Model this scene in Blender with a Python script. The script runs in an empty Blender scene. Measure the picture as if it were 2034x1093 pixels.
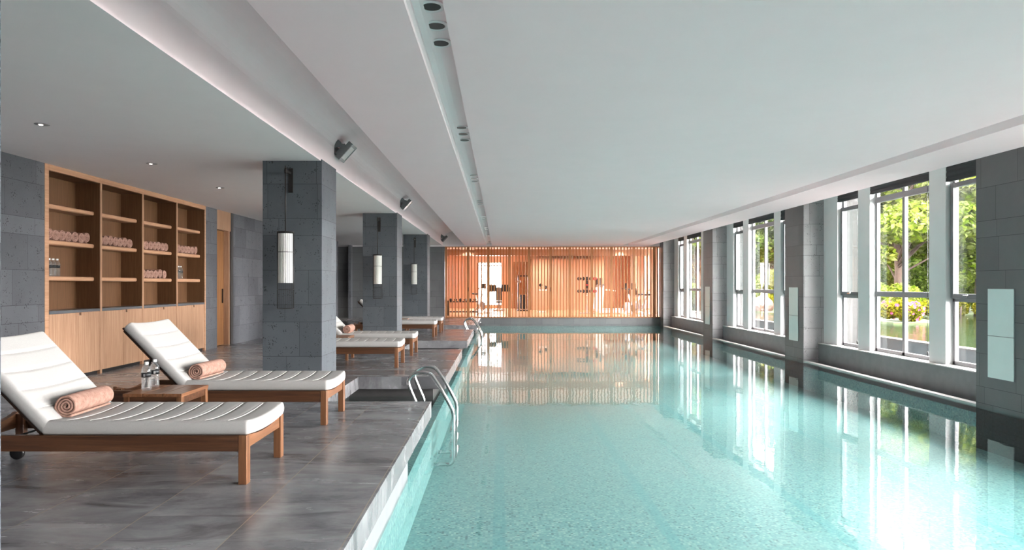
import bpy, bmesh, math, random
from mathutils import Vector, Matrix
random.seed(7)
PI = math.pi
sc = bpy.context.scene
COL = sc.collection

# ------------------------------------------------------------------ camera, world, exposure
F, CX, CY, H = 1330.0, 993.0, 566.5, 1.28          # focal in px, vanishing point, eye height over the deck
cam = bpy.data.cameras.new('camera')
cam.sensor_fit = 'HORIZONTAL'
cam.sensor_width = 36.0
cam.lens = F / 2034.0 * 36.0
cam.shift_x = (1017.0 - CX) / 2034.0
cam.shift_y = (CY - 546.5) / 2034.0
cam.clip_start = 0.05
cam.clip_end = 400
camo = bpy.data.objects.new('camera', cam)
COL.objects.link(camo)
camo.location = (0, 0, H)
camo.rotation_euler = (PI / 2, 0, 0)
sc.camera = camo

sc.view_settings.view_transform = 'Standard'
sc.view_settings.look = 'None'
sc.view_settings.gamma = 1.0
sc.view_settings.use_curve_mapping = False
sc.view_settings.exposure = 0.46
cy = sc.cycles
cy.use_denoising = True
cy.max_bounces = 12
cy.diffuse_bounces = 7
cy.glossy_bounces = 5
cy.transmission_bounces = 6
cy.transparent_max_bounces = 24
cy.sample_clamp_indirect = 8.0
cy.blur_glossy = 1.0
cy.caustics_reflective = True
cy.caustics_refractive = False

w = bpy.data.worlds.new('overcast_sky')
sc.world = w
w.use_nodes = True
wn = w.node_tree
wn.nodes['Background'].inputs[0].default_value = (1.0, 0.905, 0.91, 1)
wn.nodes['Background'].inputs[1].default_value = 43.0

sun = bpy.data.lights.new('hazy_sun', 'SUN')          # low sun behind thin cloud: a very broad soft source
sun.energy = 32.0
sun.angle = math.radians(70)
sun.color = (0.98, 0.93, 0.95)
suno = bpy.data.objects.new('hazy_sun', sun)
COL.objects.link(suno)
suno.rotation_euler = (0, math.radians(76), math.radians(-4))

YF = 26.25      # plane of the slatted screen
ZC = 2.83       # main ceiling
ZW = -0.30      # water
ZP = -0.86      # pool bottom
XP = 6.69       # face of the white piers
XG = 6.84       # glass plane
COLY = [-9.83, -3.91, 2.01, 7.93, 13.84, 19.76, 25.70]   # near faces of the window side pillars
for i in range(len(COLY) - 1):                            # daylight portals, one per window bay
    la = bpy.data.lights.new('window_portal', 'AREA')
    la.shape = 'RECTANGLE'
    la.size = 4.2
    la.size_y = 3.1
    la.cycles.is_portal = True
    lo = bpy.data.objects.new('window_portal', la)
    COL.objects.link(lo)
    lo.location = (7.02, COLY[i] + 0.45 + 2.96, 1.65)
    lo.rotation_euler = (PI / 2, 0, PI / 2)


def area(name, loc, rot, sx, sy, power, color):
    a = bpy.data.lights.new(name, 'AREA')
    a.shape = 'RECTANGLE'
    a.size = sx
    a.size_y = sy
    a.energy = power
    a.color = color
    o = bpy.data.objects.new(name, a)
    COL.objects.link(o)
    o.location = loc
    o.rotation_euler = rot
    return o


# ------------------------------------------------------------------ mesh helpers
class MB:
    def __init__(self):
        self.v, self.f, self.s = [], [], []

    def add(self, vs, fs, smooth=False):
        n = len(self.v)
        self.v += [tuple(p) for p in vs]
        self.f += [tuple(i + n for i in f) for f in fs]
        self.s += [smooth] * len(fs)
        return self

    def box(self, x0, x1, y0, y1, z0, z1, M=None):
        if x0 > x1: x0, x1 = x1, x0
        if y0 > y1: y0, y1 = y1, y0
        if z0 > z1: z0, z1 = z1, z0
        vs = [Vector(p) for p in ((x0, y0, z0), (x1, y0, z0), (x1, y1, z0), (x0, y1, z0), (x0, y0, z1), (x1, y0, z1), (x1, y1, z1), (x0, y1, z1))]
        if M: vs = [M @ p for p in vs]
        return self.add(vs, [(0, 3, 2, 1), (4, 5, 6, 7), (0, 1, 5, 4), (1, 2, 6, 5), (2, 3, 7, 6), (3, 0, 4, 7)])

    def loft(self, rings, smooth=True, cap=True, closed=True):
        n = len(rings[0])
        vs = [p for r in rings for p in r]
        fs = []
        m = n if closed else n - 1
        for i in range(len(rings) - 1):
            for j in range(m):
                k = (j + 1) % n
                fs.append((i * n + j, i * n + k, (i + 1) * n + k, (i + 1) * n + j))
        self.add(vs, fs, smooth)
        if cap and closed:
            b = len(self.v) - len(vs)
            self.f.append(tuple(b + j for j in reversed(range(n))))
            self.s.append(False)
            self.f.append(tuple(b + (len(rings) - 1) * n + j for j in range(n)))
            self.s.append(False)
        return self

    def lathe(self, prof, c=(0, 0, 0), n=20, smooth=True, M=None):
        rings = []
        for r, z in prof:
            ring = [Vector((c[0] + r * math.cos(2 * PI * j / n), c[1] + r * math.sin(2 * PI * j / n), c[2] + z)) for j in range(n)]
            rings.append([M @ p for p in ring] if M else ring)
        return self.loft(rings, smooth)

    def tube(self, pts, r, n=10, closed=False):
        pts = [Vector(p) for p in pts]
        rings = []
        up = Vector((0, 0, 1))
        prev = None
        for i, p in enumerate(pts):
            a = pts[max(i - 1, 0)]
            b = pts[min(i + 1, len(pts) - 1)]
            t = (b - a).normalized()
            if prev is None:
                ref = up if abs(t.z) < 0.9 else Vector((1, 0, 0))
                u = t.cross(ref).normalized()
            else:
                u = (prev - t * prev.dot(t)).normalized()
            prev = u
            q = t.cross(u)
            rr = r[i] if isinstance(r, (list, tuple)) else r
            rings.append([p + (u * math.cos(2 * PI * j / n) + q * math.sin(2 * PI * j / n)) * rr for j in range(n)])
        return self.loft(rings, True)

    def bar(self, p0, p1, wd, hg, up=(0, 0, 1)):
        p0, p1 = Vector(p0), Vector(p1)
        t = (p1 - p0).normalized()
        u = t.cross(Vector(up)).normalized()
        q = u.cross(t)
        rings = [[p + u * a * wd / 2 + q * b * hg / 2 for a, b in ((-1, -1), (1, -1), (1, 1), (-1, 1))] for p in (p0, p1)]
        return self.loft(rings, False)

    def build(self, name, mat, parent=None, bevel=0.0, loc=None):
        me = bpy.data.meshes.new(name)
        me.from_pydata(self.v, [], self.f)
        me.polygons.foreach_set('use_smooth', self.s)
        me.update()
        if isinstance(mat, (list, tuple)):
            for m_ in mat: me.materials.append(m_)
        else:
            me.materials.append(mat)
        bm = bmesh.new()
        bm.from_mesh(me)
        bmesh.ops.recalc_face_normals(bm, faces=bm.faces)
        bm.to_mesh(me)
        bm.free()
        o = bpy.data.objects.new(name, me)
        COL.objects.link(o)
        if parent is not None: o.parent = parent
        if loc: o.location = loc
        if bevel:
            b = o.modifiers.new('bevel', 'BEVEL')
            b.width = bevel
            b.segments = 2
            b.limit_method = 'ANGLE'
            b.angle_limit = math.radians(50)
        return o


def tag(o, label, cat, group=None):
    o['label'] = label
    o['category'] = cat
    if group: o['group'] = group
    return o


def thing(name, label, cat, loc=(0, 0, 0), rz=0.0, group=None):
    o = bpy.data.objects.new(name, None)
    o.empty_display_size = 0.1
    COL.objects.link(o)
    o.location = loc
    o.rotation_euler = (0, 0, rz)
    return tag(o, label, cat, group)


def struct(name, mb, mat, bevel=0.0, parent=None):
    o = mb.build(name, mat, parent, bevel)
    if parent is None: o['kind'] = 'structure'
    return o


def dup(root, label, loc=None, rz=None, group=None):
    r = root.copy()
    COL.objects.link(r)
    r['label'] = label
    if group: r['group'] = group
    if loc is not None: r.location = loc
    if rz is not None: r.rotation_euler = (0, 0, rz)
    for ch in list(root.children):
        c = ch.copy()
        COL.objects.link(c)
        c.parent = r
        for g in list(ch.children):
            d = g.copy()
            COL.objects.link(d)
            d.parent = c
    return r


# ------------------------------------------------------------------ materials
def srgb(r, g, b):
    def c(u):
        u /= 255.0
        return u / 12.92 if u <= 0.04045 else ((u + 0.055) / 1.055) ** 2.4
    return (c(r), c(g), c(b), 1)


class NT:
    def __init__(self, name):
        self.m = bpy.data.materials.new(name)
        self.m.use_nodes = True
        self.t = self.m.node_tree
        self.b = self.t.nodes['Principled BSDF']
        self.out = self.t.nodes['Material Output']

    def n(self, typ, **kw):
        x = self.t.nodes.new(typ)
        for k, v in kw.items(): setattr(x, k, v)
        return x

    def l(self, a, b): self.t.links.new(a, b)

    def setp(self, **kw):
        for k, v in kw.items(): self.b.inputs[k.replace('_', ' ')].default_value = v

    def pos(self):
        return self.n('ShaderNodeNewGeometry').outputs['Position']

    def obj(self):
        return self.n('ShaderNodeTexCoord').outputs['Object']

    def map(self, src, scale=(1, 1, 1), loc=(0, 0, 0), rot=(0, 0, 0)):
        mp = self.n('ShaderNodeMapping')
        mp.inputs['Scale'].default_value = scale
        mp.inputs['Location'].default_value = loc
        mp.inputs['Rotation'].default_value = rot
        self.l(src, mp.inputs[0])
        return mp.outputs[0]

    def noise(self, vec, scale, detail=4, rough=0.55, dist=0.0):
        x = self.n('ShaderNodeTexNoise')
        x.inputs['Scale'].default_value = scale
        x.inputs['Detail'].default_value = detail
        x.inputs['Roughness'].default_value = rough
        x.inputs['Distortion'].default_value = dist
        self.l(vec, x.inputs['Vector'])
        return x.outputs[0]

    def math(self, op, a, b=None, c=None):
        x = self.n('ShaderNodeMath', operation=op)
        for i, u in enumerate((a, b, c)):
            if u is None: continue
            if isinstance(u, (int, float)): x.inputs[i].default_value = u
            else: self.l(u, x.inputs[i])
        return x.outputs[0]

    def sep(self, v):
        x = self.n('ShaderNodeSeparateXYZ')
        self.l(v, x.inputs[0])
        return x.outputs

    def comb(self, a=0, b=0, c=0):
        x = self.n('ShaderNodeCombineXYZ')
        for i, u in enumerate((a, b, c)):
            if isinstance(u, (int, float)): x.inputs[i].default_value = u
            else: self.l(u, x.inputs[i])
        return x.outputs[0]

    def white(self, v):
        x = self.n('ShaderNodeTexWhiteNoise')
        self.l(v, x.inputs[0])
        return x.outputs[0]

    def ramp(self, fac, stops, interp='LINEAR'):
        x = self.n('ShaderNodeValToRGB')
        x.color_ramp.interpolation = interp
        e = x.color_ramp.elements
        while len(e) < len(stops): e.new(0.5)
        for i, (p, c) in enumerate(stops):
            e[i].position = p
            e[i].color = c if isinstance(c, (tuple, list)) else (c, c, c, 1)
        self.l(fac, x.inputs[0])
        return x.outputs[0]

    def mix(self, fac, a, b, mode='MIX'):
        x = self.n('ShaderNodeMix', data_type='RGBA', blend_type=mode)
        for s, u in ((0, fac), (6, a), (7, b)):
            if isinstance(u, (int, float)): x.inputs[s].default_value = u
            elif isinstance(u, (tuple, list)): x.inputs[s].default_value = u
            else: self.l(u, x.inputs[s])
        return x.outputs[2]

    def bump(self, h, strength=0.3, dist=0.002):
        x = self.n('ShaderNodeBump')
        x.inputs['Strength'].default_value = strength
        x.inputs['Distance'].default_value = dist
        self.l(h, x.inputs['Height'])
        self.l(x.outputs[0], self.b.inputs['Normal'])
        return x

    def color(self, c): self.l(c, self.b.inputs['Base Color'])


def plain(name, col, rough=0.5, metal=0.0, noise=0.04, nscale=30.0, spec=0.5, bump=0.0):
    t = NT(name)
    nz = t.noise(t.obj(), nscale, 3)
    c0 = tuple(max(0, u * (1 - noise)) for u in col[:3]) + (1,)
    c1 = tuple(min(1, u * (1 + noise)) for u in col[:3]) + (1,)
    t.color(t.ramp(nz, [(0.3, c0), (0.7, c1)]))
    t.setp(Roughness=rough, Metallic=metal)
    t.b.inputs['Specular IOR Level'].default_value = spec
    if bump: t.bump(nz, bump, 0.002)
    return t.m


def stone_wall(name, base, light, pits=1.0, wcell=0.62, rough=0.6, contrast=0.35):
    """dark basalt cladding: courses .43/.43/.215 m, staggered joints, open pores"""
    t = NT(name)
    P = t.pos()
    x, y, z = t.sep(P)
    g = t.n('ShaderNodeNewGeometry')
    nx, ny, nz_ = t.sep(g.outputs['True Normal'])
    u = t.math('ADD', t.math('MULTIPLY', x, t.math('ABSOLUTE', ny)), t.math('MULTIPLY', y, t.math('ABSOLUTE', nx)))
    v = t.math('DIVIDE', t.math('SUBTRACT', z, 0.82 - 10.75), 1.075)
    per = t.math('FLOOR', v)
    m = t.math('FRACT', v)
    row = t.math('ADD', t.math('MULTIPLY', per, 3), t.math('ADD', t.math('GREATER_THAN', m, 0.2), t.math('GREATER_THAN', m, 0.6)))
    h1 = t.white(t.comb(row, 3.3, t.math('ROUND', nx)))
    uu = t.math('ADD', t.math('DIVIDE', u, wcell), t.math('MULTIPLY', h1, 1.0))
    cell = t.math('FLOOR', uu)
    fu = t.math('FRACT', uu)
    tone = t.white(t.comb(row, cell, t.math('ROUND', nx)))
    # joints
    eu = t.math('LESS_THAN', t.math('MINIMUM', fu, t.math('SUBTRACT', 1.0, fu)), 0.0022 / wcell)
    dv = t.math('MINIMUM', t.math('MINIMUM', m, t.math('SUBTRACT', 1.0, m)), t.math('MINIMUM', t.math('ABSOLUTE', t.math('SUBTRACT', m, 0.2)), t.math('ABSOLUTE', t.math('SUBTRACT', m, 0.6))))
    ev = t.math('LESS_THAN', dv, 0.0023)
    joint = t.math('MAXIMUM', eu, ev)
    n1 = t.noise(P, 3.0, 6, 0.6)
    n2 = t.noise(P, 60.0, 4, 0.7)
    c = t.mix(t.math('MULTIPLY', t.math('ADD', t.math('MULTIPLY', tone, contrast), t.math('MULTIPLY', n1, 0.6)), 1.0), base, light)
    c = t.mix(t.math('MULTIPLY', n2, 0.35), c, light)
    # pores
    pv = t.n('ShaderNodeTexVoronoi')
    pv.inputs['Scale'].default_value = 42.0
    pv.inputs['Randomness'].default_value = 1.0
    t.l(P, pv.inputs['Vector'])
    pn = t.noise(P, 9.0, 3)
    thr = t.math('MULTIPLY', t.math('SUBTRACT', pn, 0.42), 1.6 * pits)
    pit = t.math('LESS_THAN', pv.outputs['Distance'], thr)
    c = t.mix(t.math('MULTIPLY', pit, 0.75), c, (0.006, 0.006, 0.007, 1))
    c = t.mix(t.math('MULTIPLY', joint, 0.9), c, (0.01, 0.01, 0.012, 1))
    t.color(c)
    t.setp(Roughness=rough)
    hgt = t.math('SUBTRACT', t.math('SUBTRACT', t.math('MULTIPLY', n2, 0.3), pit), t.math('MULTIPLY', joint, 1.2))
    t.bump(hgt, 0.5, 0.003)
    return t.m


def deck_stone(name):
    t = NT(name)
    P = t.pos()
    x, y, z = t.sep(P)
    g = t.n('ShaderNodeNewGeometry')
    nx, ny, nz_ = t.sep(g.outputs['True Normal'])
    top = t.math('GREATER_THAN', nz_, 0.5)
    cx = t.math('DIVIDE', t.math('ADD', x, 0.775 + 12.0), 0.6)
    ix, fx = t.math('FLOOR', cx), t.math('FRACT', cx)
    sh = t.math('MULTIPLY', t.math('FRACT', t.math('MULTIPLY', ix, 0.5)), 1.0)
    cyy = t.math('ADD', t.math('DIVIDE', t.math('ADD', y, 20.0), 0.6), t.math('MULTIPLY', t.white(t.comb(ix, 1.7, 0)), 1.0))
    iy, fy = t.math('FLOOR', cyy), t.math('FRACT', cyy)
    ex = t.math('LESS_THAN', t.math('MINIMUM', fx, t.math('SUBTRACT', 1.0, fx)), 0.005)
    ey = t.math('LESS_THAN', t.math('MINIMUM', fy, t.math('SUBTRACT', 1.0, fy)), 0.0025)
    ex = t.math('MULTIPLY', ex, top)
    ey = t.math('MULTIPLY', ey, 0.8)
    tone = t.white(t.comb(ix, iy, 4.2))
    off = t.comb(t.math('MULTIPLY', tone, 9.0), tone, 0.0)
    vm = t.n('ShaderNodeVectorMath', operation='ADD')
    t.l(P, vm.inputs[0]); t.l(off, vm.inputs[1])
    PP = vm.outputs[0]
    n1 = t.noise(t.map(PP, (1, 2.2, 1)), 1.6, 8, 0.62, 0.6)
    n2 = t.noise(PP, 14.0, 6, 0.7)
    n3 = t.noise(t.map(P, (1, 3.0, 1)), 0.9, 7, 0.65, 1.2)
    c = t.ramp(n1, [(0.28, srgb(90, 89, 93)), (0.5, srgb(120, 120, 123)), (0.72, srgb(152, 151, 153))])
    c = t.mix(t.math('MULTIPLY', tone, 0.45), c, srgb(112, 106, 106))
    c = t.mix(t.math('MULTIPLY', t.ramp(n2, [(0.45, 0.0), (0.8, 1.0)]), 0.35), c, srgb(140, 138, 138))
    c = t.mix(t.math('MULTIPLY', t.ramp(n3, [(0.52, 0.0), (0.66, 1.0)]), 0.6), c, srgb(60, 56, 58))
    c = t.mix(t.math('MULTIPLY', ex, 0.8), c, srgb(150, 136, 122))
    c = t.mix(t.math('MULTIPLY', ey, 0.7), c, srgb(52, 50, 52))
    t.color(c)
    r = t.ramp(n3, [(0.35, 0.30), (0.7, 0.16)])
    t.l(r, t.b.inputs['Roughness'])
    t.b.inputs['Specular IOR Level'].default_value = 0.6
    t.bump(t.math('SUBTRACT', t.math('ADD', n2, n1), t.math('MULTIPLY', t.math('MAXIMUM', ex, ey), 1.0)), 0.12, 0.004)
    return t.m


def wood(name, dark, mid, light, axis='Z', scale=1.0, rough=0.45, spec=0.4, plank=0.0):
    t = NT(name)
    P = t.obj()
    s = {'X': (0.6, 14, 14), 'Y': (14, 0.6, 14), 'Z': (14, 14, 0.6)}[axis]
    s = tuple(a * scale for a in s)
    v = t.map(P, s)
    n1 = t.noise(v, 2.2, 6, 0.6, 0.4)
    n2 = t.noise(v, 9.0, 4, 0.7)
    f = t.math('ADD', t.math('MULTIPLY', n1, 0.75), t.math('MULTIPLY', n2, 0.25))
    c = t.ramp(f, [(0.33, dark), (0.5, mid), (0.66, light)])
    if plank:
        x, y, z = t.sep(P)
        a = {'Z': y, 'X': y, 'Y': x}[axis]
        k = t.white(t.comb(t.math('FLOOR', t.math('DIVIDE', a, plank)), 1, 2))
        c = t.mix(t.math('MULTIPLY', k, 0.35), c, light)
    t.color(c)
    t.setp(Roughness=rough)
    t.b.inputs['Specular IOR Level'].default_value = spec
    t.bump(f, 0.12, 0.001)
    return t.m


def mosaic(name):
    t = NT(name)
    P = t.pos()
    x, y, z = t.sep(P)
    g = t.n('ShaderNodeNewGeometry')
    nx, ny, nz_ = t.sep(g.outputs['True Normal'])
    up = t.math('GREATER_THAN', nz_, 0.5)
    side = t.math('GREATER_THAN', t.math('ABSOLUTE', nx), 0.5)
    # tile plane coordinates: (x,y) on the floor, (y,z) on the long sides, (x,z) on the ends
    a = t.math('ADD', t.math('MULTIPLY', x, t.math('SUBTRACT', 1.0, side)), t.math('MULTIPLY', y, side))
    b = t.math('ADD', t.math('MULTIPLY', y, up), t.math('MULTIPLY', z, t.math('SUBTRACT', 1.0, up)))
    S = 0.021
    ca, cb = t.math('DIVIDE', a, S), t.math('DIVIDE', b, S)
    ia, ib = t.math('FLOOR', ca), t.math('FLOOR', cb)
    fa, fb = t.math('FRACT', ca), t.math('FRACT', cb)
    r = t.white(t.comb(ia, ib, 7.0))
    c = t.ramp(r, [(0.0, srgb(74, 106, 112)), (0.07, srgb(100, 138, 142)), (0.40, srgb(112, 151, 151)), (0.70, srgb(126, 160, 156)), (0.90, srgb(146, 171, 164))], 'CONSTANT')
    g1 = t.math('LESS_THAN', t.math('MINIMUM', fa, t.math('SUBTRACT', 1.0, fa)), 0.06)
    g2 = t.math('LESS_THAN', t.math('MINIMUM', fb, t.math('SUBTRACT', 1.0, fb)), 0.06)
    c = t.mix(t.math('MULTIPLY', t.math('MAXIMUM', g1, g2), 0.6), c, srgb(116, 148, 147))
    # lane lines let into the floor
    ln = t.math('FRACT', t.math('DIVIDE', t.math('ADD', x, 0.78 - 0.72 + 14.6), 1.46))
    lane = t.math('MULTIPLY', t.math('LESS_THAN', ln, 0.075), up)
    c = t.mix(t.math('MULTIPLY', lane, 0.4), c, srgb(80, 140, 145))
    t.color(c)
    t.setp(Roughness=0.35)
    return t.m


def two_sided_fresnel(t, ior):
    # the same reflectance from either side of a thin sheet
    fr = t.n('ShaderNodeFresnel')
    bf = t.n('ShaderNodeNewGeometry').outputs['Backfacing']
    v = t.math('ADD', t.math('MULTIPLY', bf, 1.0 / ior - ior), ior)
    t.l(v, fr.inputs['IOR'])
    return fr


def water(name, tint, wave=1.0, bump=0.03):
    t = NT(name)
    t.t.nodes.remove(t.b)
    P = t.pos()
    n1 = t.noise(t.map(P, (1, 0.55, 1)), 2.2 * wave, 3, 0.5, 0.6)
    n2 = t.noise(P, 11.0 * wave, 2, 0.5)
    bp = t.n('ShaderNodeBump')
    bp.inputs['Strength'].default_value = bump
    bp.inputs['Distance'].default_value = 0.05
    t.l(t.math('ADD', n1, t.math('MULTIPLY', n2, 0.12)), bp.inputs['Height'])
    fr = two_sided_fresnel(t, 1.33)
    t.l(bp.outputs[0], fr.inputs['Normal'])
    tr = t.n('ShaderNodeBsdfTransparent')
    tr.inputs[0].default_value = tint
    gl = t.n('ShaderNodeBsdfGlossy')
    gl.inputs['Roughness'].default_value = 0.015
    gl.inputs['Color'].default_value = (1, 1, 1, 1)
    t.l(bp.outputs[0], gl.inputs['Normal'])
    mx = t.n('ShaderNodeMixShader')
    t.l(fr.outputs[0], mx.inputs[0]); t.l(tr.outputs[0], mx.inputs[1]); t.l(gl.outputs[0], mx.inputs[2])
    t.l(mx.outputs[0], t.out.inputs['Surface'])
    return t.m


def glass(name, tint=(0.94, 0.97, 0.96, 1), ior=1.45, extra=None):
    t = NT(name)
    t.t.nodes.remove(t.b)
    fr = two_sided_fresnel(t, ior)
    tr = t.n('ShaderNodeBsdfTransparent')
    tr.inputs[0].default_value = tint
    gl = t.n('ShaderNodeBsdfGlossy')
    gl.inputs['Roughness'].default_value = 0.03
    mx = t.n('ShaderNodeMixShader')
    t.l(fr.outputs[0], mx.inputs[0]); t.l(tr.outputs[0], mx.inputs[1]); t.l(gl.outputs[0], mx.inputs[2])
    o = mx.outputs[0]
    if extra:
        df = t.n('ShaderNodeBsdfTranslucent')
        df.inputs[0].default_value = (0.9, 0.92, 0.93, 1)
        m2 = t.n('ShaderNodeMixShader')
        m2.inputs[0].default_value = extra
        t.l(o, m2.inputs[1]); t.l(df.outputs[0], m2.inputs[2])
        o = m2.outputs[0]
    t.l(o, t.out.inputs['Surface'])
    return t.m


def leafy(name, cols, scale=1.2):
    t = NT(name)
    t.t.nodes.remove(t.b)
    P = t.pos()
    g = t.n('ShaderNodeNewGeometry')
    r = g.outputs['Random Per Island']
    n = t.noise(P, scale, 3)
    f = t.math('ADD', t.math('MULTIPLY', r, 0.6), t.math('MULTIPLY', n, 0.5))
    cols = [(a_ * 0.155, b_ * 0.17, c_ * 0.15, 1) for a_, b_, c_, _ in cols]
    k = len(cols)
    c = t.ramp(f, [(0.15 + 0.75 * i / (k - 1), cols[i]) for i in range(k)])
    d = t.n('ShaderNodeBsdfDiffuse')
    s = t.n('ShaderNodeBsdfTranslucent')
    t.l(c, d.inputs[0]); t.l(c, s.inputs[0])
    mx = t.n('ShaderNodeMixShader')
    mx.inputs[0].default_value = 0.45
    t.l(d.outputs[0], mx.inputs[1]); t.l(s.outputs[0], mx.inputs[2])
    t.l(mx.outputs[0], t.out.inputs['Surface'])
    return t.m


def fabric(name, col, weave=700.0, amp=0.06, bump=0.25):
    t = NT(name)
    P = t.obj()
    a = t.noise(t.map(P, (1, 0.12, 1)), weave, 2)
    b = t.noise(t.map(P, (0.12, 1, 1)), weave, 2)
    f = t.math('MULTIPLY', t.math('ADD', a, b), 0.5)
    c0 = tuple(u * (1 - amp * 1.6) for u in col[:3]) + (1,)
    c1 = tuple(min(1, u * (1 + amp)) for u in col[:3]) + (1,)
    t.color(t.ramp(f, [(0.36, c0), (0.64, c1)]))
    t.setp(Roughness=0.95)
    t.b.inputs['Specular IOR Level'].default_value = 0.1
    t.bump(f, bump, 0.001)
    return t.m


def terry(name):
    t = NT(name)
    P = t.obj()
    n = t.noise(P, 320.0, 4, 0.7)
    n2 = t.noise(P, 30.0, 3)
    c = t.ramp(t.math('ADD', t.math('MULTIPLY', n, 0.6), t.math('MULTIPLY', n2, 0.4)), [(0.35, srgb(130, 97, 86)), (0.5, srgb(164, 128, 114)), (0.68, srgb(190, 154, 140))])
    t.color(c)
    t.setp(Roughness=1.0)
    t.b.inputs['Specular IOR Level'].default_value = 0.05
    t.bump(n, 1.0, 0.004)
    return t.m


M = {}
M['plaster'] = plain('ceiling_paint', srgb(242, 235, 236), 0.8, noise=0.01, nscale=3)
M['plaster_bounce_offset'] = plain('ceiling_paint_bounce_offset', srgb(252, 222, 225), 0.8, noise=0.01, nscale=3)  # pink tint in the colour offsets the pool's teal bounce light
M['pier'] = plain('pier_paint', srgb(226, 226, 226), 0.6, noise=0.015, nscale=4)
M['basalt'] = stone_wall('basalt_cladding', srgb(50, 55, 61), srgb(92, 97, 102), 1.0)
M['basalt_left'] = stone_wall('grey_lava_cladding', srgb(56, 58, 63), srgb(98, 99, 104), 1.0, contrast=0.55)
M['honed'] = stone_wall('honed_basalt', srgb(78, 80, 82), srgb(112, 113, 114), 0.25, rough=0.45)
M['lava_light'] = stone_wall('pale_lava_cladding', srgb(122, 120, 122), srgb(168, 166, 167), 0.7)
M['kerb'] = plain('pale_kerb_stone', srgb(196, 194, 192), 0.5, noise=0.05)
M['ledge'] = plain('ledge_stone', srgb(122, 124, 126), 0.5, noise=0.10, nscale=5)
M['deck'] = deck_stone('deck_stone')
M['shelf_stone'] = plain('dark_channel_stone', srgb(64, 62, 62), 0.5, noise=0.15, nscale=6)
M['mosaic'] = mosaic('pool_mosaic')
M['water'] = water('pool_water', (0.89, 0.985, 0.97, 1), 1.0, 0.035)
M['pondwater'] = water('pond_water', (0.35, 0.45, 0.36, 1), 2.0, 0.25)
M['oak'] = wood('oak_veneer', srgb(146, 110, 86), srgb(163, 126, 100), srgb(178, 142, 116), 'Z', 1.3, 0.5, 0.3)
M['oak_shaded'] = wood('oak_shaded_inside', srgb(82, 54, 33), srgb(96, 66, 42), srgb(110, 78, 53), 'Z', 1.3, 0.5, 0.3, plank=0.11)  # same oak, darkened in colour for the shade inside the bays
M['oak_y'] = wood('oak_shelf', srgb(160, 118, 90), srgb(176, 134, 104), srgb(190, 149, 121), 'Y', 1.3, 0.5, 0.3)
M['teak'] = wood('oiled_teak_shaded', srgb(54, 33, 21), srgb(76, 48, 31), srgb(98, 66, 45), 'X', 1.2, 0.35, 0.5)  # side rails' shade put into a darker teak; back frame and apron share it
M['teak_y'] = wood('oiled_teak_cross', srgb(88, 56, 36), srgb(118, 78, 52), srgb(146, 102, 72), 'Y', 1.2, 0.32, 0.5)
M['teak_z'] = wood('oiled_teak_leg', srgb(84, 52, 33), srgb(112, 74, 48), srgb(138, 96, 67), 'Z', 1.2, 0.35, 0.5)
M['linen'] = fabric('pale_linen', srgb(170, 167, 164))
M['piping'] = fabric('linen_piping', srgb(196, 192, 188), amp=0.02)
M['terry'] = terry('blush_terry')
M['steel'] = plain('polished_steel', (0.72, 0.72, 0.72, 1), 0.12, 1.0, 0.02)
M['bronze'] = plain('dark_bronze', srgb(52, 48, 46), 0.4, 0.6, 0.05)
M['alum'] = plain('grey_aluminium', srgb(146, 144, 146), 0.4, 0.2, 0.03)
M['alum_dark'] = plain('dark_aluminium', srgb(128, 128, 131), 0.4, 0.2, 0.03)
M['lampgrey'] = plain('floodlight_grey', srgb(122, 124, 126), 0.45, 0.3, 0.06)
M['lens'] = plain('floodlight_lens', srgb(205, 207, 208), 0.25, 0.0, 0.05, 120)
M['black'] = plain('black_plastic', srgb(26, 25, 26), 0.45)
M['white'] = plain('white_plastic', srgb(235, 235, 235), 0.35, noise=0.01)
M['shade'] = plain('pleated_shade', srgb(236, 234, 228), 0.8, noise=0.02)
M['panel'] = plain('frosted_glass_panel', srgb(226, 238, 236), 0.12, noise=0.02, nscale=4)
M['blind'] = fabric('charcoal_blind_cloth', srgb(78, 78, 80), amp=0.1)
M['glass'] = glass('window_glass')
M['bottle'] = glass('bottle_plastic', (0.93, 0.95, 0.96, 1), 1.6, 0.22)
M['worktop'] = plain('worktop_slate', srgb(84, 87, 91), 0.3, noise=0.06)
M['label'] = plain('bottle_label', srgb(24, 26, 30), 0.4)
M['downlens'] = plain('downlight_reflector', srgb(48, 48, 50), 0.25, 0.4)
M['gymwood'] = wood('gym_panel_wood', srgb(180, 134, 104), srgb(200, 154, 122), srgb(216, 174, 144), 'Z', 0.6, 0.5, 0.3)
M['gymfloor'] = wood('gym_floor_wood', srgb(176, 130, 98), srgb(198, 152, 118), srgb(214, 172, 140), 'X', 0.5, 0.25, 0.5)
M['cedar'] = wood('cedar_slat', srgb(136, 90, 54), srgb(154, 104, 66), srgb(170, 120, 82), 'Z', 0.7, 0.5, 0.3)
M['cedar_x'] = wood('cedar_rail', srgb(136, 90, 54), srgb(154, 104, 66), srgb(170, 120, 82), 'X', 0.7, 0.5, 0.3)
M['doorwood'] = wood('brown_door_veneer', srgb(118, 78, 46), srgb(142, 98, 62), srgb(158, 114, 76), 'Z', 0.8, 0.45, 0.3)
M['concrete'] = plain('rough_outdoor_render', srgb(38, 38, 37), 0.9, noise=0.35, nscale=60, bump=0.6)
M['lawn'] = plain('lawn_green', srgb(44, 56, 24), 0.9, noise=0.25, nscale=3)
M['bounce_strip'] = plain('pale_bounce_strip', srgb(210, 208, 204), 0.9, noise=0.1)  # for an unseen strip added to bounce daylight up to the ceiling
M['path'] = plain('grey_path_stone', srgb(46, 44, 42), 0.8, noise=0.08, nscale=4)
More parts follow.
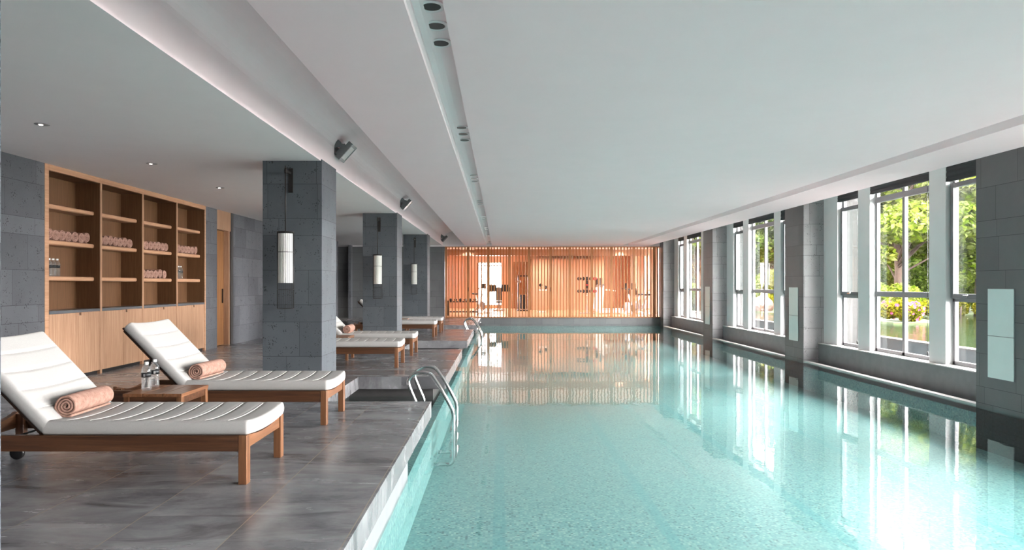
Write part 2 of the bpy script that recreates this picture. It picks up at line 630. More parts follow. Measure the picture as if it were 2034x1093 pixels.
M['rock'] = plain('pinkish_boulder', srgb(80, 62, 54), 0.9, noise=0.2, nscale=6, bump=0.8)
M['bark'] = plain('tree_bark', srgb(52, 40, 32), 0.9, noise=0.25, nscale=14, bump=0.8)
M['leaf_lime'] = leafy('lime_leaves', [srgb(110, 140, 30), srgb(168, 192, 56), srgb(214, 224, 112), srgb(236, 240, 170)])
M['leaf_mid'] = leafy('mid_green_leaves', [srgb(70, 104, 34), srgb(124, 156, 54), srgb(172, 196, 88), srgb(210, 222, 140)])
M['leaf_yel'] = leafy('yellow_green_leaves', [srgb(120, 136, 24), srgb(190, 186, 40), srgb(228, 214, 70), srgb(240, 232, 130)])
M['leaf_red'] = leafy('bronze_leaves', [srgb(150, 96, 60), srgb(190, 130, 84), srgb(170, 170, 80), srgb(214, 190, 130)])
M['pink'] = plain('pink_petals', srgb(140, 44, 84), 0.8, noise=0.15)
M['redpad'] = plain('red_rubber', srgb(190, 40, 60), 0.5)
M['fence_green'] = plain('green_fence_mesh', srgb(14, 74, 46), 0.6)
#SECTION_SHELL
# ------------------------------------------------------------------ the room
Y0 = -6.0
PLAT = [(Y0, 7.37), (9.34, 13.36), (15.35, 19.35), (21.36, YF)]
mb = MB()
mb.box(-5.95, -1.97, Y0, YF, -0.17, 0.0)
mb.box(-7.6, -5.95, 23.9, YF, -0.17, 0.0)
mb.box(-6.3, -5.95, 13.4, 14.7, -0.17, 0.0)
for a, b in PLAT:
    mb.box(-1.97, -0.755, a, b, -0.17, 0.0)
struct('floor', mb, M['deck'])
mb = MB()
mb.box(-0.775, -0.757, Y0, 5.50, -0.33, -0.17)                 # side panel that closes the gap in front
struct('trim_1', mb, M['ledge'])
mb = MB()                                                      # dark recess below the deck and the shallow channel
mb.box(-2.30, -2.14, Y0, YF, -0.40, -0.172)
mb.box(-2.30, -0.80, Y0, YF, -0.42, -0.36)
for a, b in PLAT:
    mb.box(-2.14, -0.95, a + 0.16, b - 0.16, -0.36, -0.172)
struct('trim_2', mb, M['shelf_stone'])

# pool basin (mosaic), water
mb = MB()
mb.box(-0.80, 6.27, Y0, YF - 0.02, ZP - 0.08, ZP)
mb.box(-0.90, -0.78, Y0, YF - 0.02, ZP, -0.345)
mb.box(6.27, 6.37, Y0, YF - 0.02, ZP, -0.33)
mb.box(-0.78, 6.27, YF - 0.12, YF - 0.02, ZP, -0.33)
struct('trim_3', mb, M['mosaic'])
mb = MB()
mb.add([(-2.14, Y0, ZW), (6.275, Y0, ZW), (6.275, YF - 0.02, ZW), (-2.14, YF - 0.02, ZW)], [(0, 1, 2, 3)])
o = mb.build('pool_water', M['water'])
tag(o, 'clear turquoise water filling the long indoor pool', 'water')
o['kind'] = 'stuff'

# kerb along the window side with the overflow channel behind
for i in range(len(COLY) - 1):
    a, b = COLY[i] + 0.89, COLY[i + 1]
    struct('trim_4', MB().box(6.27, 6.38, a, b, -0.40, -0.285), M['kerb'])
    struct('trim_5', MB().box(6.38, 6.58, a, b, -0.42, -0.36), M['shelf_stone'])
    mb = MB().box(6.58, 7.0, a, b, -0.42, 0.07)
    struct('wall_right', mb, M['ledge'])
    struct('trim_6', MB().box(6.565, 7.0, a, b, 0.07, 0.086), M['kerb'])

# far wall below and beside the screen
mb = MB()
mb.box(-0.755, 6.9, YF - 0.02, YF + 0.30, -1.0, 0.0)
mb.box(-7.6, -2.17, YF, YF + 0.25, 0.0, 2.79)
mb.box(6.44, 7.1, YF - 0.2, YF + 0.25, 0.0, 2.79)
mb.box(-7.6, 7.1, YF + 0.04, YF + 0.25, -1.2, -0.2)
struct('wall_far', mb, M['honed'])
struct('wall_far.001', MB().box(-7.6, 7.1, YF + 0.02, YF + 0.25, 2.79, 3.5), M['plaster'])

# left wall
XL = -5.78
mb = MB()
mb.box(XL - 0.4, XL, Y0, 8.50, 0, ZC + 0.05)
mb.box(XL - 0.4, XL, 13.15, 13.68, 0, ZC + 0.05)
mb.box(XL - 0.4, XL, 14.52, 23.9, 0, ZC + 0.05)
mb.box(XL - 0.10, XL, 25.95, YF, 0, ZC + 0.05)
mb.box(-7.7, -7.55, 23.7, YF + 0.2, 0, ZC + 0.05)
mb.box(-7.6, XL - 0.4, 23.7, 23.9, 0, ZC + 0.05)
struct('wall_left', mb, M['basalt_left'])
struct('wall_left.001', MB().box(XL - 0.5, XL - 0.4, 8.4, 14.6, 0, ZC + 0.05), M['shelf_stone'])
struct('wall_back', MB().box(-7.6, 7.8, Y0 - 0.2, Y0, -1.0, 3.5), M['honed'])

# square pillars on the deck
for i, y in enumerate((8.35, 14.45, 20.5, 2.25, -3.85)):
    struct('wall_pillar' if i == 0 else 'wall_pillar.%03d' % i, MB().box(-2.96, -2.22, y, y + 0.73, 0, ZC + 0.02), M['basalt'], 0.003)

# window side pillars, white piers
for i, y in enumerate(COLY):
    y1 = y + 0.89 if i < 6 else YF + 0.2
    mb = MB().box(6.27, 7.46 if i < 6 else 7.22, y, y1, -1.0 if i < 6 else -0.42, 3.25)
    struct('wall_pillar.%03d' % (10 + i), mb, M['honed'], 0.003)
    struct('wall_pillar.%03d' % (50 + i), MB().box(6.273, XP - 0.002, y - 0.012, y - 0.001, -1.0 if i < 6 else -0.42, 3.24), M['lava_light'])
    struct('wall_pillar.%03d' % (30 + i), MB().box(6.98, 7.48 if i < 6 else 7.24, y - 0.012, y1 + 0.012, -0.6, 3.25), M['concrete'])
mb = MB()
mb.box(XP, 7.3, Y0, YF + 0.1, 3.16, 3.5)
struct('wall_right.050', mb, M['pier'])

# ceiling: one continuous profile run the length of the room
def prof_ceiling():
    p = [(-7.7, ZC), (-2.232, ZC), (-2.232, 3.13)]
    n = 14
    cx_, cz_, rx_, rz_ = -1.53, 3.13, 0.702, 0.30       # curved cove up and over
    for k in range(1, n + 1):
        a = PI - k / n * PI * 0.56
        p.append((cx_ + rx_ * math.cos(a), cz_ + rz_ * math.sin(a)))
    p += [(-1.30, 3.43), (-1.30, ZC + 0.02), (-1.378, ZC + 0.02), (-1.378, ZC), (-0.525, ZC), (-0.525, ZC + 0.035), (-0.505, ZC + 0.04), (-0.505, 2.90)]
    p += [(-0.47, 2.925), (-0.42, 2.935), (-0.30, 2.94), (-0.30, ZC + 0.012), (-0.3136, ZC + 0.012), (-0.3136, ZC)]
    p += [(4.76, ZC), (4.76, ZC + 0.13), (5.03, ZC + 0.13), (5.03, ZC), (5.86, ZC), (5.86, 3.2), (7.2, 3.2)]
    return p
pc = prof_ceiling()
mb = MB()
ylist = (Y0, YF + 0.03)
mb.loft([[Vector((x, y, z)) for x, z in pc] for y in ylist], False, False, closed=False)
top = [Vector((pc[0][0], 0, 3.6)), Vector((pc[-1][0], 0, 3.6))]
mb.add([(pc[0][0], ylist[0], 3.6), (pc[-1][0], ylist[0], 3.6), (pc[-1][0], ylist[1], 3.6), (pc[0][0], ylist[1], 3.6)], [(0, 1, 2, 3)])
M['plaster_bounce_offset_weak'] = plain('cove_paint_bounce_offset', srgb(248, 229, 231), 0.8, noise=0.01, nscale=3)  # weaker pink tint against teal bounce, for the cove and slots
co_ = struct('ceiling', mb, [M['plaster'], M['plaster_bounce_offset'], M['plaster_bounce_offset_weak']])
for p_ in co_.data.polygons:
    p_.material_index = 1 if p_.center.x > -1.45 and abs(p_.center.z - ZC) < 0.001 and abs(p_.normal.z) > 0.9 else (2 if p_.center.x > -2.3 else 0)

# ------------------------------------------------------------------ windows
WX = {'small': (0.77,), 'big': (1.67,)}
wcount = 0


def handle_mb(y, z, x):
    m = MB()
    m.box(x - 0.035, x - 0.01, y - 0.05, y + 0.05, z - 0.012, z + 0.012)
    m.box(x - 0.012, x, y - 0.02, y + 0.02, z - 0.015, z + 0.03)
    return m


def window(y0, y1, big, seen):
    global wcount
    wcount += 1
    r = bpy.data.objects.new('window_%d' % wcount, None)
    COL.objects.link(r)
    r['kind'] = 'structure'
    zb, zt = 0.086, 3.16
    mb = MB()
    fw = 0.05
    xo, xi = XG + 0.012, XG - 0.045
    mb.box(xi, xo, y0, y0 + fw, zb, zt)
    mb.box(xi, xo, y1 - fw, y1, zb, zt)
    mb.box(xi, xo, y0, y1, zb, zb + 0.06)
    mb.box(xi, xo, y0, y1, zt - 0.05, zt)
    if big:
        ym = (y0 + y1) / 2
        mb.box(xi, xo, ym - 0.035, ym + 0.035, zb, zt)
        mb.box(xi - 0.01, xo, y0, y1, 1.075, 1.165)
        mb.box(xi - 0.01, xo, y0, y1, 2.76, 2.86)
    else:
        mb.box(xi, xo, y0, y1, 1.03, 1.10)
    mb.build('window_frame', M['alum'], r, 0.004)
    MB().box(XG, XG + 0.008, y0 + 0.02, y1 - 0.02, zb + 0.02, zt - 0.02).build('window_pane', M['glass'], r)
    if not big:
        s = MB()
        xs0, xs1 = XG - 0.10, XG - 0.035
        s.box(xs0, xs1, y0 + 0.03, y0 + 0.09, 1.08, 2.80)
        s.box(xs0, xs1, y1 - 0.09, y1 - 0.03, 1.08, 2.80)
        s.box(xs0, xs1, y0 + 0.09, y1 - 0.09, 1.08, 1.15)
        s.box(xs0, xs1, y0 + 0.09, y1 - 0.09, 2.73, 2.80)
        so = s.build('window_sash', M['alum_dark'], r, 0.004)
        MB().box(XG - 0.065, XG - 0.058, y0 + 0.08, y1 - 0.08, 1.14, 2.74).build('window_pane', M['glass'], so)
        handle_mb((y0 + y1) / 2, 1.12, xs0).build('window_handle', M['steel'], so, 0.003)
    return r


def blind(y0, y1, label, zlo, group):
    r = thing('roman_blind', label, 'blind', (0, 0, 0), 0, group)
    mb = MB()
    k = 4
    n = 12
    xb = XG - 0.13
    zs = [3.155 - (3.155 - zlo) * j / k for j in range(k + 1)]
    for j in range(k):                       # stacked folds, each drooping over the next
        z1, z0 = zs[j], zs[j + 1] - 0.012
        rings = []
        for q in range(n + 1):
            y = y0 + (y1 - y0) * q / n
            sag = 0.006 * math.sin(PI * q / n)
            rings.append([Vector((xb + 0.028, y, z1)), Vector((xb - 0.004, y, z1)), Vector((xb - 0.018, y, (z0 + z1) / 2 - sag)), Vector((xb - 0.012 - 0.004 * j, y, z0 - sag)), Vector((xb + 0.028, y, z0 - sag))])
        mb.loft(rings, False)
    mb.build('folded_cloth', M['blind'], r)
    c = MB().tube([(xb + 0.02, y0 + 0.09, zlo), (xb + 0.022, y0 + 0.088, 1.7), (xb + 0.02, y0 + 0.092, 0.2)], 0.003, 6)
    co = c.build('pull_cord', M['black'], r)
    MB().lathe([(0.004, 0.24), (0.011, 0.22), (0.011, 0.17), (0.004, 0.16)], (xb + 0.02, y0 + 0.09, 0), 10).build('cord_weight', M['black'], co)
    return r


bayname = {1: 'behind the viewer', 2: 'just behind the nearest lit pillar', 3: 'of the nearest window bay', 4: 'of the middle window bay', 5: 'of the farthest window bay'}
for i in range(len(COLY) - 1):
    a = COLY[i] + 0.89
    b = COLY[i + 1]
    d = b - a
    s = d / 5.02
    c1, c2 = a + 0.46 * s, a + 1.23 * s             # near small window
    d1, d2 = a + 1.62 * s, a + 3.29 * s             # big window
    e1, e2 = a + 3.69 * s, a + 4.46 * s             # far small window
    for p0, p1 in ((a, c1), (c2, d1), (d2, e1), (e2, b)):
        struct('wall_right.%03d' % (100 + wcount), MB().box(XP, 6.852, p0, p1, 0.05, 3.2), M['pier'], 0.004)
    window(c1, c2, False, True)
    window(d1, d2, True, True)
    window(e1, e2, False, True)
    if i >= 3:
        wh = {3: 'nearest', 4: 'middle', 5: 'farthest'}[i]
        if i == 3:
            blind(c1 + .01, c2 - .01, 'charcoal roman blind over the narrow window beside the nearest wall pillar', 2.84, 'charcoal roman blinds')
        else:
            blind(c1 + .01, c2 - .01, 'charcoal roman blind over the near narrow window of the %s window bay' % wh, 2.84, 'charcoal roman blinds')
        blind(d1 + .01, d2 - .01, 'charcoal roman blind over the wide window of the %s window bay' % wh, 2.93, 'charcoal roman blinds')
        blind(e1 + .01, e2 - .01, 'charcoal roman blind over the far narrow window of the %s window bay' % wh, 2.93, 'charcoal roman blinds')

# frosted light panels set into the pillars
for i, y in enumerate(COLY[3:6]):
    wh = ['nearest', 'second', 'farthest'][i]
    t = thing('wall_light_panel', 'pale frosted glass light panel on the %s window side pillar' % wh, 'light panel', (6.27, y + 0.445, 0), 0, 'frosted light panels on the pillars')
    MB().box(-0.004, 0.02, -0.222, 0.222, 0.095, 1.235).build('back_frame', M['alum_dark'], t)
    MB().box(-0.012, -0.003, -0.215, 0.215, 0.10, 0.63).build('glass_pane', M['panel'], t)
    MB().box(-0.012, -0.003, -0.215, 0.215, 0.637, 1.23).build('glass_pane', M['panel'], t)

# ------------------------------------------------------------------ side door
door = bpy.data.objects.new('door_1', None)
COL.objects.link(door)
door['kind'] = 'structure'
MB().box(XL - 0.12, XL - 0.01, 13.68, 14.40, 2.43, ZC).build('door_header', M['oak'], door)
mb = MB().box(XL - 0.30, XL - 0.03, 14.34, 14.40, 0, 2.43)
mb.box(XL - 0.30, XL - 0.2, 13.68, 13.72, 0, 2.43)
mb.build('door_frame', M['oak'], door)
MB().box(XL - 0.19, XL - 0.14, 13.86, 14.34, 0.01, 2.43).build('door_leaf', M['doorwood'], door)
MB().box(XL - 0.135, XL - 0.115, 14.24, 14.27, 0.9, 1.2).build('door_handle', M['bronze'], door)
struct('trim_7', MB().box(XL - 0.3, XL + 0.0, 14.40, 14.52, 0, ZC), M['shelf_stone'])

# ------------------------------------------------------------------ shelving cabinet
YB = [8.56, 9.70, 10.84, 11.985, 13.12]
cab = thing('shelving_cabinet', 'tall oak cabinet with open towel shelves above closed doors, set in stone wall', 'cabinet', (0, 0, 0))
mb = MB()
mb.box(XL - 0.36, XL + 0.005, 8.50, 8.575, 0.0, ZC)
mb.box(XL - 0.36, XL + 0.005, 13.105, 13.15, 0.0, ZC)
mb.box(XL - 0.36, XL + 0.005, 8.575, 13.105, 2.755, ZC)
mb.build('outer_frame', M['oak_y'], cab, 0.002)
for y in YB[1:4]:
    MB().box(XL - 0.345, XL + 0.004, y - 0.022, y + 0.022, 0.0, 2.755).build('divider', M['oak'], cab, 0.002)
mb = MB().box(XL - 0.36, XL - 0.34, 8.575, 13.105, 0.9, 2.76)
mb.build('back_panel', M['oak_shaded'], cab)
for j in range(4):  # thin sheets carry the shade-darkened oak on the bay sides and top
    y0, y1 = YB[j] + 0.022, YB[j + 1] - 0.022
    MB().box(XL - 0.34, XL - 0.004, y1 - 0.006, y1, 0.945, 2.755).build('side_shade_lining', M['oak_shaded'], cab)
    MB().box(XL - 0.34, XL - 0.004, y0, y0 + 0.006, 0.945, 2.755).build('side_shade_lining', M['oak_shaded'], cab)
    MB().box(XL - 0.34, XL - 0.004, y0, y1, 2.749, 2.755).build('top_shade_lining', M['oak_shaded'], cab)
for j in range(4):
    y0, y1 = YB[j] + 0.022, YB[j + 1] - 0.022
    for z in (2.34, 1.87, 1.395):
        m_ = MB()
        x1 = XL - 0.085
        m_.loft([[Vector((XL - 0.34, y, z)), Vector((x1 - 0.012, y, z)), Vector((x1, y, z - 0.012)), Vector((x1, y, z - 0.045)), Vector((x1 - 0.012, y, z - 0.058)), Vector((XL - 0.34, y, z - 0.058))] for y in (y0 + 0.006, y1 - 0.006)], False)
        m_.build('shelf', M['oak_y'], cab)
    ym = (y0 + y1) / 2
    for k, (a, b) in enumerate(((y0, ym), (ym, y1))):
        mb = MB()
        x0, x1 = XL - 0.02, XL
        if k == 0:
            mb.box(x0, x1, a + 0.003, b - 0.003, 0.055, 0.90)
        else:                                       # notch for the fingers at the top corner
            mb.box(x0, x1, a + 0.003, b - 0.003, 0.055, 0.862)
            mb.box(x0, x1, a + 0.12, b - 0.003, 0.862, 0.90)
            mb.box(x0, x1, a + 0.003, a + 0.075, 0.864, 0.90)
        d = mb.build('door', M['oak'], cab, 0.001)
        if k:
            MB().box(x0 - 0.01, x0 - 0.002, a + 0.07, a + 0.125, 0.86, 0.90).build('door_handle', M['black'], d)
MB().box(XL - 0.1, XL - 0.04, 8.575, 13.105, 0.0, 0.06).build('plinth', M['black'], cab)
mb = MB()
for j in range(4):
    mb.box(XL - 0.335, XL + 0.003, YB[j] + 0.024, YB[j + 1] - 0.024, 0.905, 0.943)
o = mb.build('worktop', M['worktop'])
tag(o, 'dark slate worktop running through the oak cabinet above its doors', 'worktop')
#SECTION_OBJECTS
# ------------------------------------------------------------------ sun loungers
LW = 0.73          # width
SEAT = 1.33


def cushion(name, x0, x1, nseam, th, parent, wd=LW, M4=None, sag=0.022):
    """quilted slab along x with cross seams; sits on z = 0 of its own frame"""
    L = x1 - x0
    N = 90
    K = 22
    seams = [x0 + L * (i + 1) / (nseam + 1) for i in range(nseam)]
    rings = []
    er = 0.022
    for i in range(-4, N + 5):
        if i < 0: x, inset = x0 + er * (1 - math.cos((4 + i) / 4 * PI / 2)), er * (1 - math.sin((4 + i) / 4 * PI / 2))
        elif i > N: x, inset = x1 - er * (1 - math.cos((N + 4 - i) / 4 * PI / 2)), er * (1 - math.sin((N + 4 - i) / 4 * PI / 2))
        else: x, inset = x0 + er + (L - 2 * er) * i / N, 0.0
        puff = 1.0
        dmin = min(abs(x - s) for s in seams)
        groove = -0.008 * math.exp(-(dmin / 0.014) ** 2)
        ring = []
        hw = wd / 2 - inset
        r = 0.026
        pts = []
        for j in range(K + 1):                      # top, left to right
            t = j / K
            yy = -hw + r + (2 * hw - 2 * r) * t
            zz = th - inset - sag * (1 - (2 * t - 1) ** 2) + groove
            pts.append((yy, zz))
        for a in (30, 60, 90):
            pts.append((hw - r + r * math.sin(math.radians(a)), th - inset - r + r * math.cos(math.radians(a))))
        pts.append((hw + 0.004, th / 2))
        pts.append((hw, r * 0.6 + inset))
        pts.append((hw - r * 0.6, inset))
        for j in range(7):
            t = j / 6
            yy = (hw - r * 0.9) * (1 - 2 * t)
            pts.append((yy, inset * 0.5 - sag * 0.95 * (1 - (2 * t - 1) ** 2)))
        pts.append((-hw + r * 0.6, inset))
        pts.append((-hw, r * 0.6 + inset))
        pts.append((-hw - 0.004, th / 2))
        for a in (90, 60, 30):
            pts.append((-hw + r - r * math.sin(math.radians(a)), th - inset - r + r * math.cos(math.radians(a))))
        for yy, zz in pts: ring.append(Vector((x, yy, zz)))
        rings.append(ring)
    mb = MB().loft(rings, True)
    o = mb.build(name, M['linen'], parent)
    # raised seam piping as one sub-part
    pb = MB()
    for s in seams:
        pts = []
        for j in range(19):
            t = j / 18
            yy = (-wd / 2 + 0.01) + (wd - 0.02) * t
            e = max(0, abs(2 * t - 1) - 0.93) / 0.07
            zz = th - sag * (1 - (2 * t - 1) ** 2) - 0.0025 - 0.012 * e * e
            pts.append((s, yy, zz))
        pb.tube(pts, 0.0037, 6)
    # welt round the top edge
    po = pb.build('seam_piping', M['piping'], o)
    if M4 is not None: o.matrix_local = M4
    return o


def make_lounger(label, group):
    t = thing('sun_lounger', label, 'sun lounger', (0, 0, 0), 0, group)
    L = 2.0
    for s in (-1, 1):
        y = s * (LW / 2 - 0.018)
        MB().box(-L + 0.02, -0.055, y - 0.018, y + 0.018, 0.212, 0.315).build('side_rail', M['teak'], t, 0.004)
        y = s * (LW / 2 - 0.03)
        MB().box(-0.055, 0.0, y - 0.033, y + 0.033, 0.0, 0.315).build('leg', M['teak_z'], t, 0.004)
        MB().box(-L + 0.05, -L + 0.11, y - 0.058, y - 0.008, 0.055, 0.33).build('leg', M['teak_z'], t, 0.004) if s > 0 else \
            MB().box(-L + 0.05, -L + 0.11, y + 0.008, y + 0.058, 0.055, 0.33).build('leg', M['teak_z'], t, 0.004)
        R = Matrix.Translation((-L + 0.08, s * (LW / 2 - 0.062) - s * 0.045, 0.052)) @ Matrix.Rotation(PI / 2, 4, 'X')
        MB().lathe([(0.012, -0.016), (0.046, -0.014), (0.052, -0.008), (0.052, 0.008), (0.046, 0.014), (0.012, 0.016)], n=24, M=R).build('wheel', M['black'], t)
    # foot board: top edge dips with the cushion
    def curved(xa, xb, ztop, zbot, dip, name):
        rings = []
        n = 16
        for j in range(n + 1):
            q = j / n
            y = -LW / 2 + 0.06 + (LW - 0.12) * q
            d = dip * (1 - (2 * q - 1) ** 2)
            rings.append([Vector((xa, y, zbot)), Vector((xb, y, zbot)), Vector((xb, y, ztop - d)), Vector((xa, y, ztop - d))])
        return MB().loft(rings, False).build(name, M['teak_y'], t, 0.002)
    curved(-0.045, -0.012, 0.312, 0.225, 0.030, 'foot_board')
    curved(-L + 0.02, -L + 0.055, 0.345, 0.225, 0.055, 'head_board')
    mb = MB()
    for k in range(9):                                # slats under the seat
        x = -0.12 - k * 0.145
        mb.box(x - 0.05, x + 0.05, -LW / 2 + 0.036, LW / 2 - 0.036, 0.265, 0.283)
    mb.build('seat_slats', M['teak_y'], t)
    cushion('seat_cushion', -SEAT, 0.01, 8, 0.092, t, LW - 0.005, Matrix.Translation((0, 0, 0.317)))
    ang = math.radians(46)
    # back frame hinges behind the seat; local x runs from the hinge towards the head
    Mb = Matrix.Translation((-SEAT - 0.01, 0, 0.295)) @ Matrix.Rotation(PI, 4, 'Z') @ Matrix.Rotation(-ang, 4, 'Y')
    mb = MB()
    mb.box(0.0, 0.775, -LW / 2 + 0.04, -LW / 2 + 0.085, -0.0, 0.028)
    mb.box(0.0, 0.775, LW / 2 - 0.085, LW / 2 - 0.04, -0.0, 0.028)
    for k in range(5):
        x = 0.05 + k * 0.165
        mb.box(x, x + 0.09, -LW / 2 + 0.04, LW / 2 - 0.04, 0.012, 0.030)
    bo = mb.build('back_frame', M['teak'], t, 0.003)
    bo.matrix_local = Mb
    Mc = Mb @ Matrix.Translation((0.0, 0, 0.031))
    cushion('back_cushion', -0.0, 0.785, 4, 0.092, t, LW - 0.005, Mc)
    hp = Mb @ Vector((0.42, 0, 0))
    mb = MB()
    mb.tube([(hp.x, -LW / 2 + 0.06, hp.z), (-L + 0.30, -LW / 2 + 0.055, 0.24)], 0.008, 8)
    mb.tube([(hp.x, LW / 2 - 0.06, hp.z), (-L + 0.30, LW / 2 - 0.055, 0.24)], 0.008, 8)
    mb.tube([(-L + 0.30, -LW / 2 + 0.04, 0.24), (-L + 0.30, LW / 2 - 0.04, 0.24)], 0.007, 8)
    mb.build('back_strut', M['black'], t)
    return t


LG = 'teak sun loungers along the pool'
lou = make_lounger('nearest teak sun lounger with linen cushion and rolled towel, cut by the left edge', LG)
LPOS = [(-1.622, 4.655), (-1.582, 6.47), (-1.577, 10.72), (-1.573, 12.445), (-1.60, 16.72), (-1.586, 18.42)]
LLAB = [None,
        'second teak sun lounger from the front, just before the first stone pillar',
        'teak sun lounger just beyond the first deck notch, head hidden by a pillar',
        'teak sun lounger in front of the second stone pillar, carrying a rolled towel',
        'teak sun lounger beyond the second stone pillar, nearer of the far pair',
        'farthest teak sun lounger, beside the third stone pillar']
for (x, y), lb in zip(LPOS, LLAB):
    if lb is None: lou.location = (x, y, 0)
    else: dup(lou, lb, (x, y, 0))


# ------------------------------------------------------------------ rolled towels
def towel_mesh(R, L, turns, lump=0.0, n=26, flat=1.0, seed=1):
    """a strip wound into a spiral; axis along local Y, resting on z=0"""
    rnd = random.Random(seed)
    mb = MB()
    pitch = R / (turns + 0.35)
    th = pitch * 0.86
    tot = int(turns * n)
    ph = rnd.random() * 6.28
    st = [(-L / 2, 0.80), (-L / 2 + 0.004, 0.93), (-L / 2 + 0.012, 1.0), (-L / 6, 1.0), (L / 6, 1.0), (L / 2 - 0.012, 1.0), (L / 2 - 0.004, 0.93), (L / 2, 0.80)]
    rings = []
    secs = []
    for i in range(tot + 1):
        a = i / n * 2 * PI
        r = pitch * (0.35 + a / (2 * PI))
        secs.append((a, r))
    for y, k in st:
        outer, inner = [], []
        for a, r in secs:
            wob = 1 + 0.02 * math.sin(3 * a + ph) + 0.012 * math.sin(7 * a + ph * 2 + y * 30 * lump)
            ro = (r + th / 2 * k) * wob
            ri = (r - th / 2 * k) * wob
            aa = a + ph
            outer.append(Vector((ro * math.cos(aa), y, ro * math.sin(aa) * flat)))
            inner.append(Vector((ri * math.cos(aa), y, ri * math.sin(aa) * flat)))
        rings.append(outer + inner[::-1])
    zmin = min(p.z for r in rings for p in r)
    for r in rings:
        for p in r: p.z -= zmin
    m = len(secs)
    # side surfaces
    mb.loft(rings, True, False)
    for ri, rev in ((0, False), (len(rings) - 1, True)):
        base = ri * 2 * m
        for i in range(m - 1):
            q = (base + i, base + i + 1, base + 2 * m - 2 - i, base + 2 * m - 1 - i)
            mb.f.append(q if rev else q[::-1])
            mb.s.append(True)
    return mb


def towel_obj(mb, label, loc, rz, group):
    o = mb.build('rolled_towel', M['terry'])
    o.location = loc
    o.rotation_euler = (0, 0, rz)
    return tag(o, label, 'towel', group)


tw = towel_obj(towel_mesh(0.074, 0.47, 3.6, 1.0, 40, 0.97, 3), 'blush rolled towel lying on the nearest sun lounger', (-1.622 - 1.275, 4.69, 0.396), math.radians(2), 'rolled towels on loungers')
for (x, y, rz), lb in zip([(-1.582 - 1.235, 6.47, -3), (-1.573 - 1.22, 12.42, 2)],
                          ['blush rolled towel lying on the second sun lounger, by the side table', 'blush rolled towel on the lounger in front of the second stone pillar']):
    o = dup(tw, lb, (x, y, 0.396), math.radians(rz))
small = [towel_mesh(0.068, 0.25, 3.2, 0.5, 26, 1.09, 10 + k) for k in range(3)]
protos = []
ordn = ['first', 'second', 'third', 'fourth', 'fifth', 'sixth', 'seventh']
rows = [
    ([8.75, 8.88, 9.012, 9.145, 9.275, 9.41, 9.545], 1.87, 'leftmost cabinet bay'),
    ([9.87, 9.995, 10.12, 10.25, 10.38, 10.51, 10.655], 1.87, 'second cabinet bay'),
    ([11.02, 11.15, 11.28, 11.41, 11.54, 11.67, 11.80], 1.87, 'third cabinet bay, upper row'),
    ([11.05, 11.19, 11.325, 11.46, 11.60, 11.735], 1.395, 'third cabinet bay, lower row'),
    ([12.14, 12.275, 12.405, 12.54, 12.67, 12.80, 12.955], 1.87, 'rightmost cabinet bay'),
]
k = 0
for ys, z, nm in rows:
    for i, y in enumerate(ys):
        lb = 'small blush rolled towel, %s from the left in the %s' % (ordn[i], nm)
        rz = PI / 2 + random.uniform(-0.05, 0.05)
        loc = (XL - 0.085 - 0.138 + random.uniform(-0.006, 0.004), y + random.uniform(-0.003, 0.003), z)
        if len(protos) < 3: protos.append(towel_obj(small[len(protos)], lb, loc, rz, 'rolled towels on the cabinet shelves'))
        else:
            s = random.choice(protos)
            dup(s, lb, loc, rz)
        k += 1


# ------------------------------------------------------------------ water bottles
def make_bottle(label, group):
    t = thing('water_bottle', label, 'bottle', (0, 0, 0), 0, group)
    R = 0.036
    prof = [(0.0, 0.004), (0.024, 0.0), (0.033, 0.005), (R, 0.014)]
    z = 0.02
    for j in range(5):
        prof += [(R, z), (R, z + 0.009), (R - 0.0028, z + 0.013)]
        z += 0.0175
    prof += [(R, 0.112), (R, 0.165), (0.034, 0.178), (0.027, 0.195), (0.016, 0.208), (0.0135, 0.212), (0.0135, 0.222), (0.0, 0.222)]
    MB().lathe(prof, n=28).build('bottle_body', M['bottle'], t)
    MB().lathe([(0.0, 0.216), (0.0165, 0.216), (0.0168, 0.218), (0.0168, 0.234), (0.015, 0.237), (0.0, 0.237)], n=24).build('cap', M['white'], t)
    # label band wraps most of the way round
    n = 30
    mb = MB()
    rings = []
    for j in range(n + 1):
        a = -2.6 + 4.1 * j / n
        rings.append([Vector((rr * math.cos(a), rr * math.sin(a), zz)) for rr, zz in ((R + 0.0004, 0.112), (R + 0.0014, 0.112), (R + 0.0014, 0.150), (R + 0.0004, 0.150))])
    mb.loft(rings, True)
    lo = mb.build('bottle_label', M['label'], t)
    mb = MB()
    for q in range(4):                         # fine white print rows on the label
        zz = 0.119 + q * 0.006
        rr = []
        for j in range(9):
            a = -1.75 + 0.42 * j / 8
            rr.append([Vector((r_ * math.cos(a), r_ * math.sin(a), z_)) for r_, z_ in ((R + 0.0013, zz), (R + 0.0019, zz), (R + 0.0019, zz + 0.0016), (R + 0.0013, zz + 0.0016))])
        mb.loft(rr, True)
    mb.build('label_print', M['white'], lo)
    return t


bt = make_bottle('clear water bottle standing at the front of the side table by the nearest lounger', 'water bottles on the side table')
TZ = 0.40
bt.location = (-2.957, 5.60, TZ)
dup(bt, 'clear water bottle standing behind the other one on the side table by the nearest lounger', (-2.985, 5.79, TZ), 0.4)
for i, y in enumerate((8.715, 8.79, 8.87, 8.95)):
    dup(bt, 'small water bottle, %s from the left in the leftmost cabinet bay' % ordn[i], (XL - 0.14, y, 1.395), -0.3, 'water bottles on the cabinet shelves')
for i, y in enumerate((12.16, 12.24, 12.33, 12.42)):
    dup(bt, 'small water bottle, %s from the left in the rightmost cabinet bay' % ordn[i], (XL - 0.14 + (0.0 if i != 1 else 0.0), y, 1.395), 0.5, 'water bottles on the cabinet shelves')


